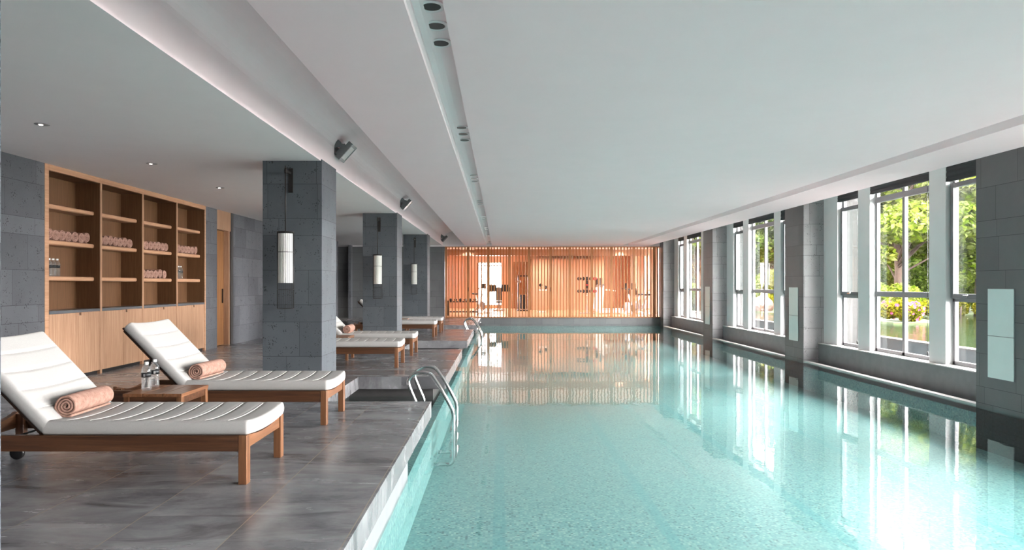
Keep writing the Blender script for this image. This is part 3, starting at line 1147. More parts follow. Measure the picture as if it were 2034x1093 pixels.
# ------------------------------------------------------------------ side tables
def make_table(label, group):
    t = thing('side_table', label, 'side table', (0, 0, 0), 0, group)
    for k in range(3):
        x = -0.24 + k * 0.161
        MB().box(x, x + 0.156, -0.25, 0.25, 0.372, 0.40).build('tabletop_slat', M['teak_y'], t, 0.003)
    mb = MB()
    for s in (-1, 1):
        mb.box(-0.215, 0.215, s * 0.225 - 0.012, s * 0.225 + 0.012, 0.315, 0.371)
        mb.box(s * 0.215 - 0.012, s * 0.215 + 0.012, -0.225, 0.225, 0.315, 0.371)
    mb.build('apron', M['teak'], t, 0.003)
    for sx in (-1, 1):
        for sy in (-1, 1):
            MB().box(sx * 0.213 - 0.022, sx * 0.213 + 0.022, sy * 0.223 - 0.022, sy * 0.223 + 0.022, 0.0, 0.372).build('leg', M['teak_z'], t, 0.003)
    return t


tb = make_table('low teak side table holding two bottles between the two nearest loungers', 'teak side tables')
tb.location = (-2.81, 5.66, 0)
dup(tb, 'low teak side table between the two loungers by the second stone pillar', (-2.81, 11.58, 0))
dup(tb, 'low teak side table between the two farthest loungers', (-2.65, 17.57, 0))


# ------------------------------------------------------------------ pillar lanterns
def make_lantern(label, group):
    t = thing('wall_lantern', label, 'wall lamp', (0, 0, 0), 0, group)      # origin: on the pillar face at deck height
    MB().box(-0.028, 0.028, -0.018, 0.0, 2.43, 2.735).build('wall_plate', M['bronze'], t, 0.002)
    MB().box(-0.010, 0.010, -0.235, -0.018, 2.655, 2.685).build('bracket_arm', M['bronze'], t, 0.002)
    y = -0.215
    mb = MB().tube([(0, y, 1.93), (0, y, 2.73)], 0.0075, 10)
    mb.lathe([(0.012, 2.64), (0.014, 2.645), (0.014, 2.70), (0.012, 2.705)], (0, y, 0), 14)
    mb.build('hanging_rod', M['bronze'], t)
    # pleated shade
    n = 96
    rings = []
    for z in (1.305, 1.68, 1.684, 1.905):
        rings.append([Vector((((0.086 if j % 4 else 0.078) if z != 9 else 0.08) * math.cos(2 * PI * j / n), y + (0.086 if j % 4 else 0.078) * math.sin(2 * PI * j / n), z)) for j in range(n)])
    MB().loft(rings, False).build('pleated_shade', M['shade'], t)
    # wire cage running past the shade
    mb = MB()
    R = 0.098
    for j in range(24):
        a = 2 * PI * j / 24
        mb.tube([(R * math.cos(a), y + R * math.sin(a), 0.995), (R * math.cos(a), y + R * math.sin(a), 1.925)], 0.0017, 5)
    for z in (0.995, 1.225, 1.68, 1.925):
        mb.tube([(R * math.cos(2 * PI * j / 32), y + R * math.sin(2 * PI * j / 32), z) for j in range(33)], 0.0035 if z != 0.995 else 0.0028, 6)
    mb.lathe([(0.0, 1.915), (R, 1.915), (R, 1.93), (0.0, 1.93)], (0, y, 0), 32)
    mb.build('wire_cage', M['bronze'], t)
    return t


ln = make_lantern('pleated white lantern in a wire cage on the nearest stone pillar', 'caged lanterns on the stone pillars')
ln.location = (-2.605, 8.35, 0)
dup(ln, 'pleated white lantern in a wire cage on the second stone pillar', (-2.60, 14.45, 0))
dup(ln, 'pleated white lantern in a wire cage on the farthest stone pillar', (-2.60, 20.5, 0))


# ------------------------------------------------------------------ floodlights on the cove
def make_flood(label, group):
    t = thing('floodlight', label, 'floodlight', (0, 0, 0), 0, group)   # origin on the cove face, +x into the room
    # U bracket: fixed to the wall, plates run out to the housing
    MB().box(0.0, 0.006, -0.13, 0.13, -0.10, 0.12).build('mounting_plate', M['lampgrey'], t, 0.003)
    mb = MB()
    for s in (-1, 1):
        pr = [(0.004, 0.11), (0.03, 0.12), (0.085, 0.075), (0.125, 0.01), (0.125, -0.03), (0.10, -0.03), (0.09, 0.0), (0.03, 0.0), (0.004, -0.02)]
        mb.loft([[Vector((x, s * 0.13 + d, z)) for x, z in pr] for d in (-0.004, 0.004)], False)
    mb.build('bracket', M['lampgrey'], t)
    # housing tilted: faces down into the pool hall
    R = Matrix.Translation((0.135, 0, -0.045)) @ Matrix.Rotation(math.radians(42), 4, 'Y')
    mb = MB()
    mb.loft([[R @ Vector((x, y, z)) for y, z in ((-0.125, -0.14), (0.125, -0.14), (0.135, -0.13), (0.135, 0.13), (0.125, 0.14), (-0.125, 0.14), (-0.135, 0.13), (-0.135, -0.13))] for x in (-0.035, 0.022)], False)
    fr = mb.build('housing', M['lampgrey'], t)
    mb = MB()
    for j in range(9):
        y = -0.11 + j * 0.0275
        mb.box(-0.07, -0.034, y - 0.003, y + 0.003, -0.11, 0.07, R)
    mb.build('cooling_fins', M['lampgrey'], fr)
    mb = MB()
    for a in (((-0.135, 0.135, 0.10, 0.14)), (-0.135, 0.135, -0.14, -0.10), (-0.135, -0.105, -0.10, 0.10), (0.105, 0.135, -0.10, 0.10)):
        mb.box(0.022, 0.032, a[0], a[1], a[2], a[3], R)
    mb.build('front_bezel', M['lampgrey'], fr)
    MB().box(0.022, 0.026, -0.105, 0.105, -0.10, 0.10, R).build('lens', M['lens'], fr)
    return t


fl = make_flood('grey floodlight mounted in the ceiling cove beside the nearest stone pillar', 'floodlights in the ceiling cove')
fl.location = (-2.232, 9.15, 3.14)
dup(fl, 'grey floodlight mounted in the ceiling cove beside the second stone pillar', (-2.232, 15.1, 3.13))
dup(fl, 'grey floodlight at the far end of the ceiling cove, above the wood screen', (-2.232, 25.4, 3.08))


# ------------------------------------------------------------------ downlights
def make_gimbal(label, group):
    t = thing('recessed_spotlight', label, 'downlight', (0, 0, 0), 0, group)
    n = 40
    mb = MB().lathe([(0.056, 0.0), (0.083, -0.001), (0.085, -0.003), (0.083, -0.005), (0.056, -0.006), (0.052, 0.0)], n=n)
    mb.build('trim_ring', M['plaster'], t)
    MB().lathe([(0.055, -0.006), (0.052, 0.03), (0.0, 0.05), (0.0, 0.047), (0.048, 0.028), (0.0515, -0.006)], n=n).build('reflector', M['black'], t)
    MB().lathe([(0.0, 0.012), (0.036, 0.012), (0.038, 0.02), (0.0, 0.022)], n=n).build('lens', M['downlens'], t)
    return t


gl = None
base = [3.97, 4.265, 4.57]
for tr_ in range(8):
    for k_, y0 in enumerate(base):
        y = y0 + tr_ * 3.05
        if y > 25.9: continue
        lb = 'recessed spotlight in the ceiling channel, %s of the %s trio from the front' % (['nearest', 'middle', 'farthest'][k_], (ordn + ['eighth'])[tr_])
        if gl is None:
            gl = make_gimbal(lb, 'spotlights in the ceiling channel')
            gl.location = (-0.405, y, 2.935)
        else:
            dup(gl, lb, (-0.405, y, 2.935))


def make_down(label, group):
    t = thing('ceiling_downlight', label, 'downlight', (0, 0, 0), 0, group)
    MB().lathe([(0.045, 0.004), (0.064, 0.002), (0.066, -0.002), (0.064, -0.004), (0.045, -0.005)], n=32).build('trim_ring', M['alum'], t)
    MB().lathe([(0.046, -0.004), (0.038, 0.0), (0.0, 0.002), (0.0, -0.001), (0.036, -0.003)], n=32).build('reflector', M['downlens'], t)
    e = NT('lit_lens')
    e.b.inputs['Emission Color'].default_value = (1.0, 0.93, 0.82, 1)
    e.b.inputs['Emission Strength'].default_value = 9.0
    Rm = Matrix.Translation((-0.012, 0, -0.006))
    MB().lathe([(0.0, -0.004), (0.016, -0.003), (0.018, 0.0), (0.0, 0.003)], n=20, M=Rm).build('lit_lens', M.setdefault('lit', e.m), t)
    return t


dl = None
for i, (x, y) in enumerate(((-4.41, 6.45), (-4.44, 8.54), (-4.45, 10.65), (-4.45, 12.8), (-6.5, 25.0))):  # the last lamp is added to brighten the dark alcove
    lb = ['small round downlight nearest the camera in the left ceiling', 'small round downlight in the left ceiling, in front of the third cabinet bay',
          'small round downlight in the left ceiling, near the doorway end of the cabinet', 'small round downlight in the left ceiling by the doorway, partly behind the pillar',
          'added downlight brightening the alcove at the far end of the left wall'][i]
    if dl is None:
        dl = make_down(lb, 'downlights over the lounge deck')
        dl.location = (x, y, ZC)
    else: dup(dl, lb, (x, y, ZC))
    s = bpy.data.lights.new('downlight_beam', 'SPOT')
    s.energy = 90
    s.spot_size = math.radians(75)
    s.spot_blend = 0.7
    s.shadow_soft_size = 0.04
    s.color = (1.0, 0.93, 0.84)
    so = bpy.data.objects.new('downlight_beam', s)
    COL.objects.link(so)
    so.location = (x, y, ZC - 0.03)


# ------------------------------------------------------------------ pool ladders
def make_ladder(label, group):
    t = thing('pool_ladder', label, 'pool ladder', (0, 0, 0), 0, group)   # origin at the pool edge, middle of the ladder
    def rail_pts():
        pts = [(-0.10, -0.36), (-0.17, -0.10), (-0.24, 0.06), (-0.27, 0.14)]
        # arch
        c = (-0.115, 0.155)
        for k_ in range(1, 15):
            a = PI * (1 - k_ / 15 * 0.83)
            pts.append((c[0] + 0.16 * math.cos(a), c[1] + 0.125 * math.sin(a)))
        pts += [(0.10, 0.10), (0.16, -0.01), (0.215, -0.115)]
        for k_ in range(0, 5):
            a = k_ / 4
            pts.append((0.235 + 0.012 * a, -0.155 - 0.06 * a))
        pts += [(0.247, -0.40), (0.247, -0.72)]
        for k_ in range(1, 6):
            a = k_ / 5 * PI / 2
            pts.append((0.247 - 0.06 * (1 - math.cos(a)), -0.72 - 0.06 * math.sin(a)))
        pts.append((0.02, -0.78))
        return pts
    rp = rail_pts()
    for s in (-0.285, 0.285):
        MB().tube([(x, s, z) for x, z in rp], 0.021, 14).build('handrail', M['steel'], t)
    for z in (-0.40, -0.55, -0.70):
        mb = MB().box(0.20, 0.285, -0.265, 0.265, z - 0.012, z + 0.012)
        mb.build('tread', M['steel'], t, 0.004)
    mb = MB()
    for s in (-0.285, 0.285):
        mb.lathe([(0.0, 0), (0.04, 0), (0.04, 0.012), (0.024, 0.02), (0.0, 0.02)], (-0.10, s, -0.362), 18)
    mb.build('anchor_flange', M['steel'], t)
    return t


ld = make_ladder('polished steel pool ladder nearest the camera, beside the deck notch', 'steel pool ladders')
ld.location = (-0.78, 7.97, 0)
dup(ld, 'polished steel pool ladder near the far end of the pool', (-0.78, 19.98, 0))
#SECTION_GYM
# ------------------------------------------------------------------ slatted screen
XS0, XS1 = -2.15, 6.45
posts = [-2.115, -1.243, -0.458, 0.375, 1.14, 1.99, 2.74, 3.60, 4.37, 5.25, 6.05, 6.415]
scr = thing('slatted_screen', 'full height cedar slat screen closing off the gym at the far end of the pool', 'screen', (0, YF, 0))
MB().box(XS0, XS1, -0.05, 0.05, 2.755, 2.79).build('top_rail', M['cedar_x'], scr, 0.002)
MB().box(XS0, XS1, -0.05, 0.05, 0.0, 0.035).build('bottom_rail', M['cedar_x'], scr, 0.002)
slatmesh = None
for i in range(len(posts) - 1):
    a, b = posts[i], posts[i + 1]
    wpost = 0.055
    po = MB().box(a - (wpost if i else 0.033), a + wpost, -0.03, 0.03, 0.035, 2.755).build('panel_stile', M['cedar'], scr, 0.002)
    if i in (1, 3, 5, 7):
        MB().box(a - 0.008, a + 0.014, -0.034, -0.029, 1.03, 1.19).build('flush_pull', M['bronze'], po)
    n = max(1, round((b - a) / 0.1236) - 1)
    for k in range(n):
        x = a + (b - a) * (k + 1) / (n + 1)
        if slatmesh is None:
            so = MB().box(-0.022, 0.022, -0.033, 0.033, 0.035, 2.755).build('slat', M['cedar'], scr)
            slatmesh = so
        else:
            so = slatmesh.copy()
            COL.objects.link(so)
        so.location = (x, 0, 0)
MB().box(posts[-1] - 0.03, XS1, -0.03, 0.03, 0.035, 2.755).build('panel_stile', M['cedar'], scr, 0.002)

# ------------------------------------------------------------------ the gym behind the screen
GX0, GX1, GY0, GY1, GZ = -3.9, 7.3, YF + 0.25, 36.8, 2.95
struct('floor.001', MB().box(GX0, GX1, GY0 - 0.15, GY1, -0.05, 0.0), M['gymfloor'])
struct('ceiling.001', MB().box(GX0, GX1, GY0, GY1, GZ, GZ + 0.1), M['plaster'])
struct('trim_20', MB().box(GX0, GX1, 31.2, 31.7, 2.66, GZ), M['oak'])
wx0, wx1 = -1.27, 0.12
struct('wall_far.011', MB().box(1.62, 5.35, 34.5, GY1 - 0.01, 0.0, 2.62), M['gymwood'])
struct('wall_far.012', MB().box(1.56, 1.62, 34.5, GY1 - 0.01, 0.0, 2.62).box(0.75, 1.56, GY1 - 0.06, GY1 - 0.01, 0.0, 2.55), M['doorwood'])
mb = MB()
mb.box(GX0, wx0, GY1, GY1 + 0.2, 0, GZ)
mb.box(wx1, GX1, GY1, GY1 + 0.2, 0, GZ)
mb.box(wx0, wx1, GY1, GY1 + 0.2, 0, 0.15)
mb.box(wx0, wx1, GY1, GY1 + 0.2, 2.5, GZ)
mb.box(GX0 - 0.15, GX0, GY0, GY1, 0, GZ)
struct('wall_far.010', mb, M['gymwood'])
mb = MB()
for y0, y1 in ((GY0, 27.6), (29.6, 30.4), (32.4, 33.2), (35.2, GY1)):
    mb.box(7.0, 7.25, y0, y1, 0, GZ)
struct('wall_right.060', mb, M['gymwood'])
wnd = bpy.data.objects.new('window_50', None)
COL.objects.link(wnd)
wnd['kind'] = 'structure'
mb = MB()
for x in (wx0 + 0.02, (wx0 + wx1) / 2, wx1 - 0.02):
    mb.box(x - 0.03, x + 0.03, GY1 + 0.02, GY1 + 0.08, 0.15, 2.5)
for z in (0.17, 1.12, 2.33):
    mb.box(wx0, wx1, GY1 + 0.02, GY1 + 0.08, z - 0.025, z + 0.025)
mb.build('window_frame', M['doorwood'], wnd)
for q, (y0, y1) in enumerate(((27.6, 29.6), (30.4, 32.4), (33.2, 35.2))):
    wr_ = bpy.data.objects.new('window_%d' % (51 + q), None)
    COL.objects.link(wr_)
    wr_['kind'] = 'structure'
    mb = MB()
    for y in (y0 + 0.03, (y0 + y1) / 2, y1 - 0.03):
        mb.box(7.1, 7.16, y - 0.03, y + 0.03, 0, GZ)
    mb.box(7.1, 7.16, y0, y1, 1.0, 1.06)
    mb.box(7.1, 7.16, y0, y1, 0.1, 0.16)
    mb.build('window_frame', M['doorwood'], wr_)
    for s, (a, b) in enumerate(((y0 - 0.15, y0 + 0.35), (y1 - 0.35, y1 + 0.15))):
        n = 40
        rings = [[Vector((6.9 + 0.04 * math.sin(j * 1.25), a + (b - a) * j / n, z)) for j in range(n + 1)] for z in (0.03, GZ - 0.05)]
        rr = [[r[j] for j in range(n + 1)] + [r[j] + Vector((0.01, 0, 0)) for j in reversed(range(n + 1))] for r in rings]
        c = MB().loft(rr, True, False)
        o = c.build('curtain', M.setdefault('curtain', fabric('gym_curtain', srgb(236, 206, 188))))
        tag(o, 'pale peach curtain hanging at the %s side of the %s gym window' % (['near', 'far'][s], ['nearest', 'middle', 'farthest'][q]), 'curtain', 'gym curtains')
for x in (-1.5, 2.2, 5.6):
    for y in (28.4, 31.0 if x != 2.2 else 30.2, 33.6):
        o_ = thing('ceiling_light_panel', 'warm flush ceiling lamp of the gym, %s row, %s column' % ({28.4: 'front', 31.0: 'middle', 30.2: 'middle', 33.6: 'back'}[y], {-1.5: 'left', 2.2: 'centre', 5.6: 'right'}[x]), 'ceiling lamp', (x, y, GZ), 0, 'gym ceiling lamps')
        MB().box(-0.32, 0.32, -0.32, 0.32, -0.03, 0.0).build('lamp_frame', M['white'], o_)
        gs = bpy.data.lights.new('gym_lamp', 'SPOT')
        gs.energy = 330
        gs.spot_size = math.radians(155)
        gs.spot_blend = 1.0
        gs.shadow_soft_size = 0.2
        gs.color = (1.0, 0.91, 0.84)
        go = bpy.data.objects.new('gym_lamp', gs)
        COL.objects.link(go)
        go.location = (x, y, GZ - 0.06)


def G(o, p, mat, par, bevel=0.0): return o.build(p, M[mat], par, bevel)


# dumbbell rack, left
t = thing('dumbbell_rack', 'black two tier dumbbell rack on the left inside the gym', 'dumbbell rack', (-1.55, 28.0, 0))
for s in (-0.62, 0.62):
    G(MB().bar((s, -0.05, 0), (s, 0.12, 0.62), 0.05, 0.08), 'upright', 'black', t)
for z in (0.14, 0.56):
    G(MB().box(-0.66, 0.66, -0.05, 0.15, z, z + 0.045), 'rack_shelf', 'black', t)
ROT = Matrix.Rotation(PI / 2, 4, 'X')
db = None
for j in range(6):
    x = -1.55 - 0.5 + 0.2 * j
    lb = 'black dumbbell, %s from the left on the top tier of the gym rack' % ordn[j]
    if db is None:
        db = thing('dumbbell', lb, 'dumbbell', (x, 28.05, 0.665), 0, 'dumbbells on the rack')
        for s in (-1, 1):
            MB().lathe([(0, -0.04), (0.055, -0.04), (0.06, -0.03), (0.06, 0.03), (0.055, 0.04), (0, 0.04)], (0, 0, s * 0.09), 12, M=ROT).build('weight', M['black'], db)
        MB().lathe([(0.015, -0.06), (0.015, 0.06)], n=8, M=ROT).build('grip', M['steel'], db)
    else: dup(db, lb, (x, 28.05, 0.665))


def bike(label, loc, rz):
    t = thing('exercise_bike', label, 'exercise bike', loc, rz, 'exercise bikes in the gym')
    G(MB().box(-0.28, 0.28, -0.50, -0.42, 0.0, 0.06), 'foot', 'white', t)
    G(MB().box(-0.25, 0.25, 0.42, 0.50, 0, 0.06), 'foot', 'white', t)
    G(MB().bar((0, -0.46, 0.05), (0, 0.0, 0.32), 0.07, 0.09).bar((0, 0.46, 0.05), (0, 0, 0.32), 0.07, 0.09).bar((0, 0.02, 0.3), (0, 0.34, 0.82), 0.06, 0.08).bar((0, -0.05, 0.3), (0, -0.24, 0.88), 0.05, 0.07), 'bike_frame', 'white', t)
    G(MB().lathe([(0, -0.02), (0.2, -0.02), (0.22, 0), (0.2, 0.02), (0, 0.02)], n=28, M=Matrix.Translation((0, -0.28, 0.33)) @ Matrix.Rotation(PI / 2, 4, 'Y')), 'flywheel', 'alum', t)
    G(MB().tube([(-0.24, -0.42, 1.13), (-0.2, -0.28, 1.1), (0, -0.24, 1.08), (0.2, -0.28, 1.1), (0.24, -0.42, 1.13)], 0.018, 8).tube([(0, -0.24, 0.86), (0, -0.24, 1.09)], 0.025, 8), 'handlebar', 'black', t)
    G(MB().box(-0.14, 0.14, -0.38, -0.34, 1.12, 1.36), 'console', 'black', t, 0.01)
    G(MB().loft([[Vector((-w_, y, z)), Vector((w_, y, z)), Vector((w_ * 0.8, y, z + 0.06)), Vector((-w_ * 0.8, y, z + 0.06))] for w_, y, z in ((0.03, 0.16, 0.84), (0.06, 0.28, 0.84), (0.12, 0.42, 0.85), (0.11, 0.46, 0.86))]), 'saddle', 'black', t)
    G(MB().tube([(-0.14, 0.05, 0.16), (-0.09, 0, 0.3), (0.09, 0, 0.3), (0.14, -0.05, 0.44)], 0.014, 6), 'pedal_crank', 'alum_dark', t)
    return t


def treadmill(label, loc, rz):
    t = thing('treadmill', label, 'treadmill', loc, rz, 'treadmills in the gym')
    G(MB().box(-0.40, 0.40, -0.85, 0.95, 0.05, 0.17), 'deck_frame', 'white', t, 0.02)
    G(MB().box(-0.26, 0.26, -0.6, 0.93, 0.17, 0.18), 'running_belt', 'black', t)
    for s in (-0.38, 0.38):
        G(MB().bar((s, -0.75, 0.15), (s, -0.62, 1.25), 0.06, 0.10).tube([(s, -0.62, 1.1), (s, -0.1, 1.02)], 0.022, 8), 'upright', 'white', t)
    G(MB().bar((-0.4, -0.64, 1.25), (0.4, -0.64, 1.25), 0.12, 0.14), 'console_bar', 'alum_dark', t)
    G(MB().box(-0.25, 0.25, -0.72, -0.66, 1.28, 1.6), 'display_screen', 'black', t, 0.01)
    return t


treadmill('white treadmill facing the gym windows, nearer the screen', (5.2, 29.9, 0), -PI / 2)
treadmill('white treadmill facing the gym windows, farther back', (5.3, 32.0, 0), -PI / 2)
bike('white exercise bike at the right end of the gym, nearest the screen', (5.9, 28.0, 0), -1.2)
bike('white exercise bike in the gym, second from the screen', (5.75, 28.9, 0), -1.25)
bike('exercise bike standing in front of the gym window at left', (-0.95, 30.5, 0), 0.6)

t = thing('weight_bench', 'black padded weight bench in front of the bright gym window', 'weight bench', (-0.05, 33.5, 0))
G(MB().bar((0, -0.6, 0.44), (0, 0.35, 0.44), 0.30, 0.08), 'seat_pad', 'black', t, 0.02)
G(MB().bar((0, 0.4, 0.5), (0, 0.75, 1.15), 0.32, 0.08), 'back_pad', 'black', t, 0.02)
G(MB().box(-0.5, -0.12, 0.3, 0.4, 0.95, 1.3).box(0.12, 0.5, 0.3, 0.4, 0.95, 1.3), 'arm_pad', 'black', t, 0.03)
G(MB().box(-0.04, 0.04, -0.5, 0.6, 0.1, 0.42).box(-0.3, 0.3, 0.55, 0.63, 0, 0.08).box(-0.3, 0.3, -0.55, -0.47, 0, 0.08).box(-0.04, 0.04, 0.35, 0.43, 0.4, 1.2), 'bench_frame', 'steel', t)

t = thing('cable_machine', 'tall dark cable machine with a weight stack, left of the gym centre', 'cable machine', (1.15, 33.2, 0))
G(MB().box(-0.27, -0.22, -0.1, 0.1, 0, 1.75).box(0.22, 0.27, -0.1, 0.1, 0, 1.75).box(-0.27, 0.27, -0.06, 0.06, 1.70, 1.76).box(-0.3, 0.3, -0.4, 0.3, 0, 0.06), 'machine_frame', 'bronze', t)
G(MB().box(-0.15, 0.15, -0.08, 0.08, 0.1, 0.8), 'weight_stack', 'black', t)
G(MB().tube([(0.1, -0.2, 1.5), (0.1, -0.2, 0.9), (0.25, -0.25, 0.8)], 0.012, 6), 'cable', 'black', t)
G(MB().lathe([(0, -0.02), (0.09, -0.02), (0.09, 0.02), (0, 0.02)], n=16, M=Matrix.Translation((-0.2, -0.15, 1.45)) @ Matrix.Rotation(PI / 2, 4, 'X')), 'pulley', 'alum_dark', t)

# training accessory stand with two rows of pads
t = thing('accessory_stand', 'steel pole stand with two crossbars of black and red training pads', 'exercise stand', (3.95, 30.4, 0))
G(MB().tube([(0, 0, 0.03), (0, 0, 1.75)], 0.025, 10), 'pole', 'steel', t)
G(MB().box(-0.35, 0.35, -0.25, 0.25, 0.0, 0.03), 'base_plate', 'alum', t)
G(MB().box(-0.42, 0.42, 0.03, 0.06, 1.55, 1.6).box(-0.42, 0.42, 0.03, 0.06, 0.98, 1.03), 'crossbar', 'black', t)
for z in (1.57, 1.0):
    for j, x in enumerate((-0.36, -0.18, 0.0, 0.18, 0.36)):
        MB().lathe([(0, -0.05), (0.07, -0.05), (0.085, -0.03), (0.085, 0.03), (0.07, 0.05), (0, 0.05)], n=14, M=Matrix.Translation((x, -0.02, z)) @ Matrix.Rotation(PI / 2, 4, 'X')).build('pad', M['redpad'] if j == 4 else M['black'], t)
G(MB().box(-0.09, 0.09, -0.05, 0.05, 1.12, 1.48), 'centre_pad', 'black', t, 0.03)
G(MB().box(-0.06, 0.06, -0.06, -0.05, 1.26, 1.32), 'red_badge', 'redpad', t)

t = thing('functional_tower', 'slim white stand with two small black dials in the gym', 'exercise stand', (0.15 + 1.85 - 0.05, 31.5, 0))
G(MB().tube([(0, 0, 0), (0, 0, 1.05)], 0.03, 8).box(-0.2, 0.2, -0.15, 0.15, 0, 0.04), 'stand_pole', 'white', t)
G(MB().box(-0.12, 0.3, -0.03, 0.03, 1.02, 1.07), 'tray', 'white', t)
for x, z in ((-0.03, 1.28), (0.2, 1.18)):
    G(MB().lathe([(0, -0.03), (0.08, -0.03), (0.08, 0.03), (0, 0.03)], n=16, M=Matrix.Translation((x, 0, z)) @ ROT).box(x - 0.015, x + 0.015, -0.01, 0.01, 1.07, z), 'dial', 'black', t)

# ------------------------------------------------------------------ outdoors
M['pondwall'] = plain('dark_pond_wall', srgb(26, 34, 38), 0.6, noise=0.35, nscale=40)
struct('ground', MB().box(7.0, 90, -30, 120, -0.6, -0.42), M['path'])
mb = MB()
mb.box(8.05, 8.25, -20, 40, -0.42, 0.16)
struct('trim_30', mb, M['pondwall'])
struct('trim_31', MB().box(8.03, 8.27, -20, 40, 0.16, 0.185), M['path'])
struct('ground.001', MB().box(7.7, 8.05, -20, 40, -0.43, -0.40), M['bounce_strip'])  # added reflector strip, hidden below the sill line
o = MB().box(8.25, 22, -20, 40, -0.42, 0.135).build('garden_pond', M['pondbed'] if 'pondbed' in M else M.setdefault('pondbed', plain('pond_bed', srgb(26, 34, 20), 0.8, noise=0.3, nscale=2)))
o['kind'] = 'structure'
o = MB().add([(8.25, -20, 0.15), (22, -20, 0.15), (22, 40, 0.15), (8.25, 40, 0.15)], [(0, 1, 2, 3)]).build('pond_water', M['pondwater'])
tag(o, 'still green pond water outside the windows, edged by a low dark wall', 'water')
o['kind'] = 'stuff'
mb = MB()                                              # planted bank across the pond
bank = [(10.2, 60), (10.2, 31), (11.4, 19.4), (12.6, 19.2), (14.5, 23.6), (19, 26.5), (30, 28), (30, 60)]
n = len(bank)
mb.loft([[Vector((x, y, z)) for x, y in bank] for z in (-0.4, 0.2)], False)
o = mb.build('garden_bank', M['lawn'])
o['kind'] = 'structure'
o = MB().box(7.9, 10.3, 40, 44.0, -0.4, 0.20).build('garden_path', M['path'])
o['kind'] = 'structure'


def foliage_mb(blobs, n, leaf, seed, flat=1.0):
    rnd = random.Random(seed)
    mb = MB()
    tot = sum(b[3] ** 2 for b in blobs)
    for (cx_, cy_, cz_, r) in blobs:
        k = int(n * r * r / tot)
        for _ in range(k):
            while True:
                p = Vector((rnd.uniform(-1, 1), rnd.uniform(-1, 1), rnd.uniform(-1, 1)))
                if 0.05 < p.length < 1: break
            p = p.normalized() * (0.55 + 0.45 * rnd.random() ** 0.6)
            c = Vector((cx_ + p.x * r, cy_ + p.y * r, cz_ + p.z * r * flat))
            a = Vector((rnd.uniform(-1, 1), rnd.uniform(-1, 1), rnd.uniform(-0.6, 0.6))).normalized()
            b = a.cross(Vector((rnd.uniform(-1, 1), rnd.uniform(-1, 1), rnd.uniform(-1, 1)))).normalized()
            s = leaf * rnd.uniform(0.6, 1.3)
            mb.add([c - a * s, c + b * s * 0.5, c + a * s, c - b * s * 0.5], [(0, 1, 2, 3)])
    return mb


def tree(label, loc, height, crown, nblob, nleaf, leaf, mat, seed, group='trees in the garden', flat=0.55, zlow=0.3):
    rnd = random.Random(seed)
    t = thing('tree', label, 'tree', loc, 0, group)
    base = [(0, 0, -0.1), (0.05, 0.02, height * 0.25), (-0.05, 0.06, height * 0.5), (0.08, 0, height * 0.8)]
    mb = MB().tube(base, [0.15, 0.12, 0.09, 0.03], 8)
    blobs = []
    for i in range(nblob):
        a = rnd.uniform(0, 2 * PI)
        rr = crown * math.sqrt(rnd.random()) * 0.85
        z = height * rnd.uniform(zlow, 0.97)
        rr *= 1.0 - 0.45 * abs(z / height - 0.6)
        bx, by = rr * math.cos(a), rr * math.sin(a)
        blobs.append((bx, by, z, crown * rnd.uniform(0.24, 0.40)))
        if i % 2 == 0:
            mb.tube([(0, 0, max(0.4, z * 0.55)), (bx * 0.5, by * 0.5, z * 0.8), (bx, by, z)], [0.05, 0.03, 0.012], 5)
    foliage_mb(blobs, nleaf, leaf, seed, flat).build('foliage', M[mat], t)
    mb.build('trunk', M['bark'], t)
    return t


def shrub(label, loc, rx, h, nleaf, leaf, mat, seed, group, flowers=0):
    rnd = random.Random(seed)
    t = thing('shrub', label, 'shrub', loc, 0, group)
    blobs = [(rnd.uniform(-rx, rx) * 0.6, rnd.uniform(-rx, rx) * 0.6, h * rnd.uniform(0.3, 0.7), h * rnd.uniform(0.4, 0.55)) for _ in range(7)]
    foliage_mb(blobs, nleaf, leaf, seed).build('foliage', M[mat], t)
    MB().tube([(0, 0, -0.05), (0.02, 0, h * 0.5)], 0.03, 6).build('stem', M['bark'], t)
    if flowers:
        mb = MB()
        for _ in range(flowers):
            b = rnd.choice(blobs)
            p = Vector((rnd.uniform(-1, 1), rnd.uniform(-1, 0.2), rnd.uniform(-0.6, 0.9))).normalized()
            c = Vector(b[:3]) + p * b[3] * 1.02
            for q in range(5):
                a = 2 * PI * q / 5
                mb.add([c, c + Vector((0.05 * math.cos(a), -0.02, 0.05 * math.sin(a))), c + Vector((0.05 * math.cos(a + 1), -0.02, 0.05 * math.sin(a + 1)))], [(0, 1, 2)])
        mb.build('blossom', M['pink'], t)
    return t


tree('airy maple with pale lime leaves behind the wide nearest window', (14.6, 24.6, 0.2), 6.8, 3.2, 46, 36000, 0.13, 'leaf_lime', 1, flat=0.42)
tree('dense leafy tree filling the narrow window beside the nearest pillar', (18.0, 25.2, 0.2), 6.8, 2.7, 30, 26000, 0.11, 'leaf_lime', 2, zlow=0.12, flat=0.8)
tree('mid green tree standing behind the maple', (18.0, 31.5, 0.2), 7.5, 3.2, 26, 12000, 0.17, 'leaf_mid', 3, zlow=0.2, flat=0.8)
tree('mid green tree farther left behind the maple', (14.0, 33.5, 0.2), 4.6, 2.4, 26, 14000, 0.15, 'leaf_mid', 4, zlow=0.15, flat=0.8)
tree('bushy tree at the right of the garden behind the dense one', (23.5, 32.0, 0.2), 7.5, 3.4, 24, 9000, 0.2, 'leaf_mid', 5, zlow=0.15, flat=0.8)
tree('tall pale tree seen through the wide middle window', (20.5, 53.0, 0.2), 10.5, 3.8, 26, 11000, 0.25, 'leaf_mid', 6, zlow=0.35, flat=0.7)
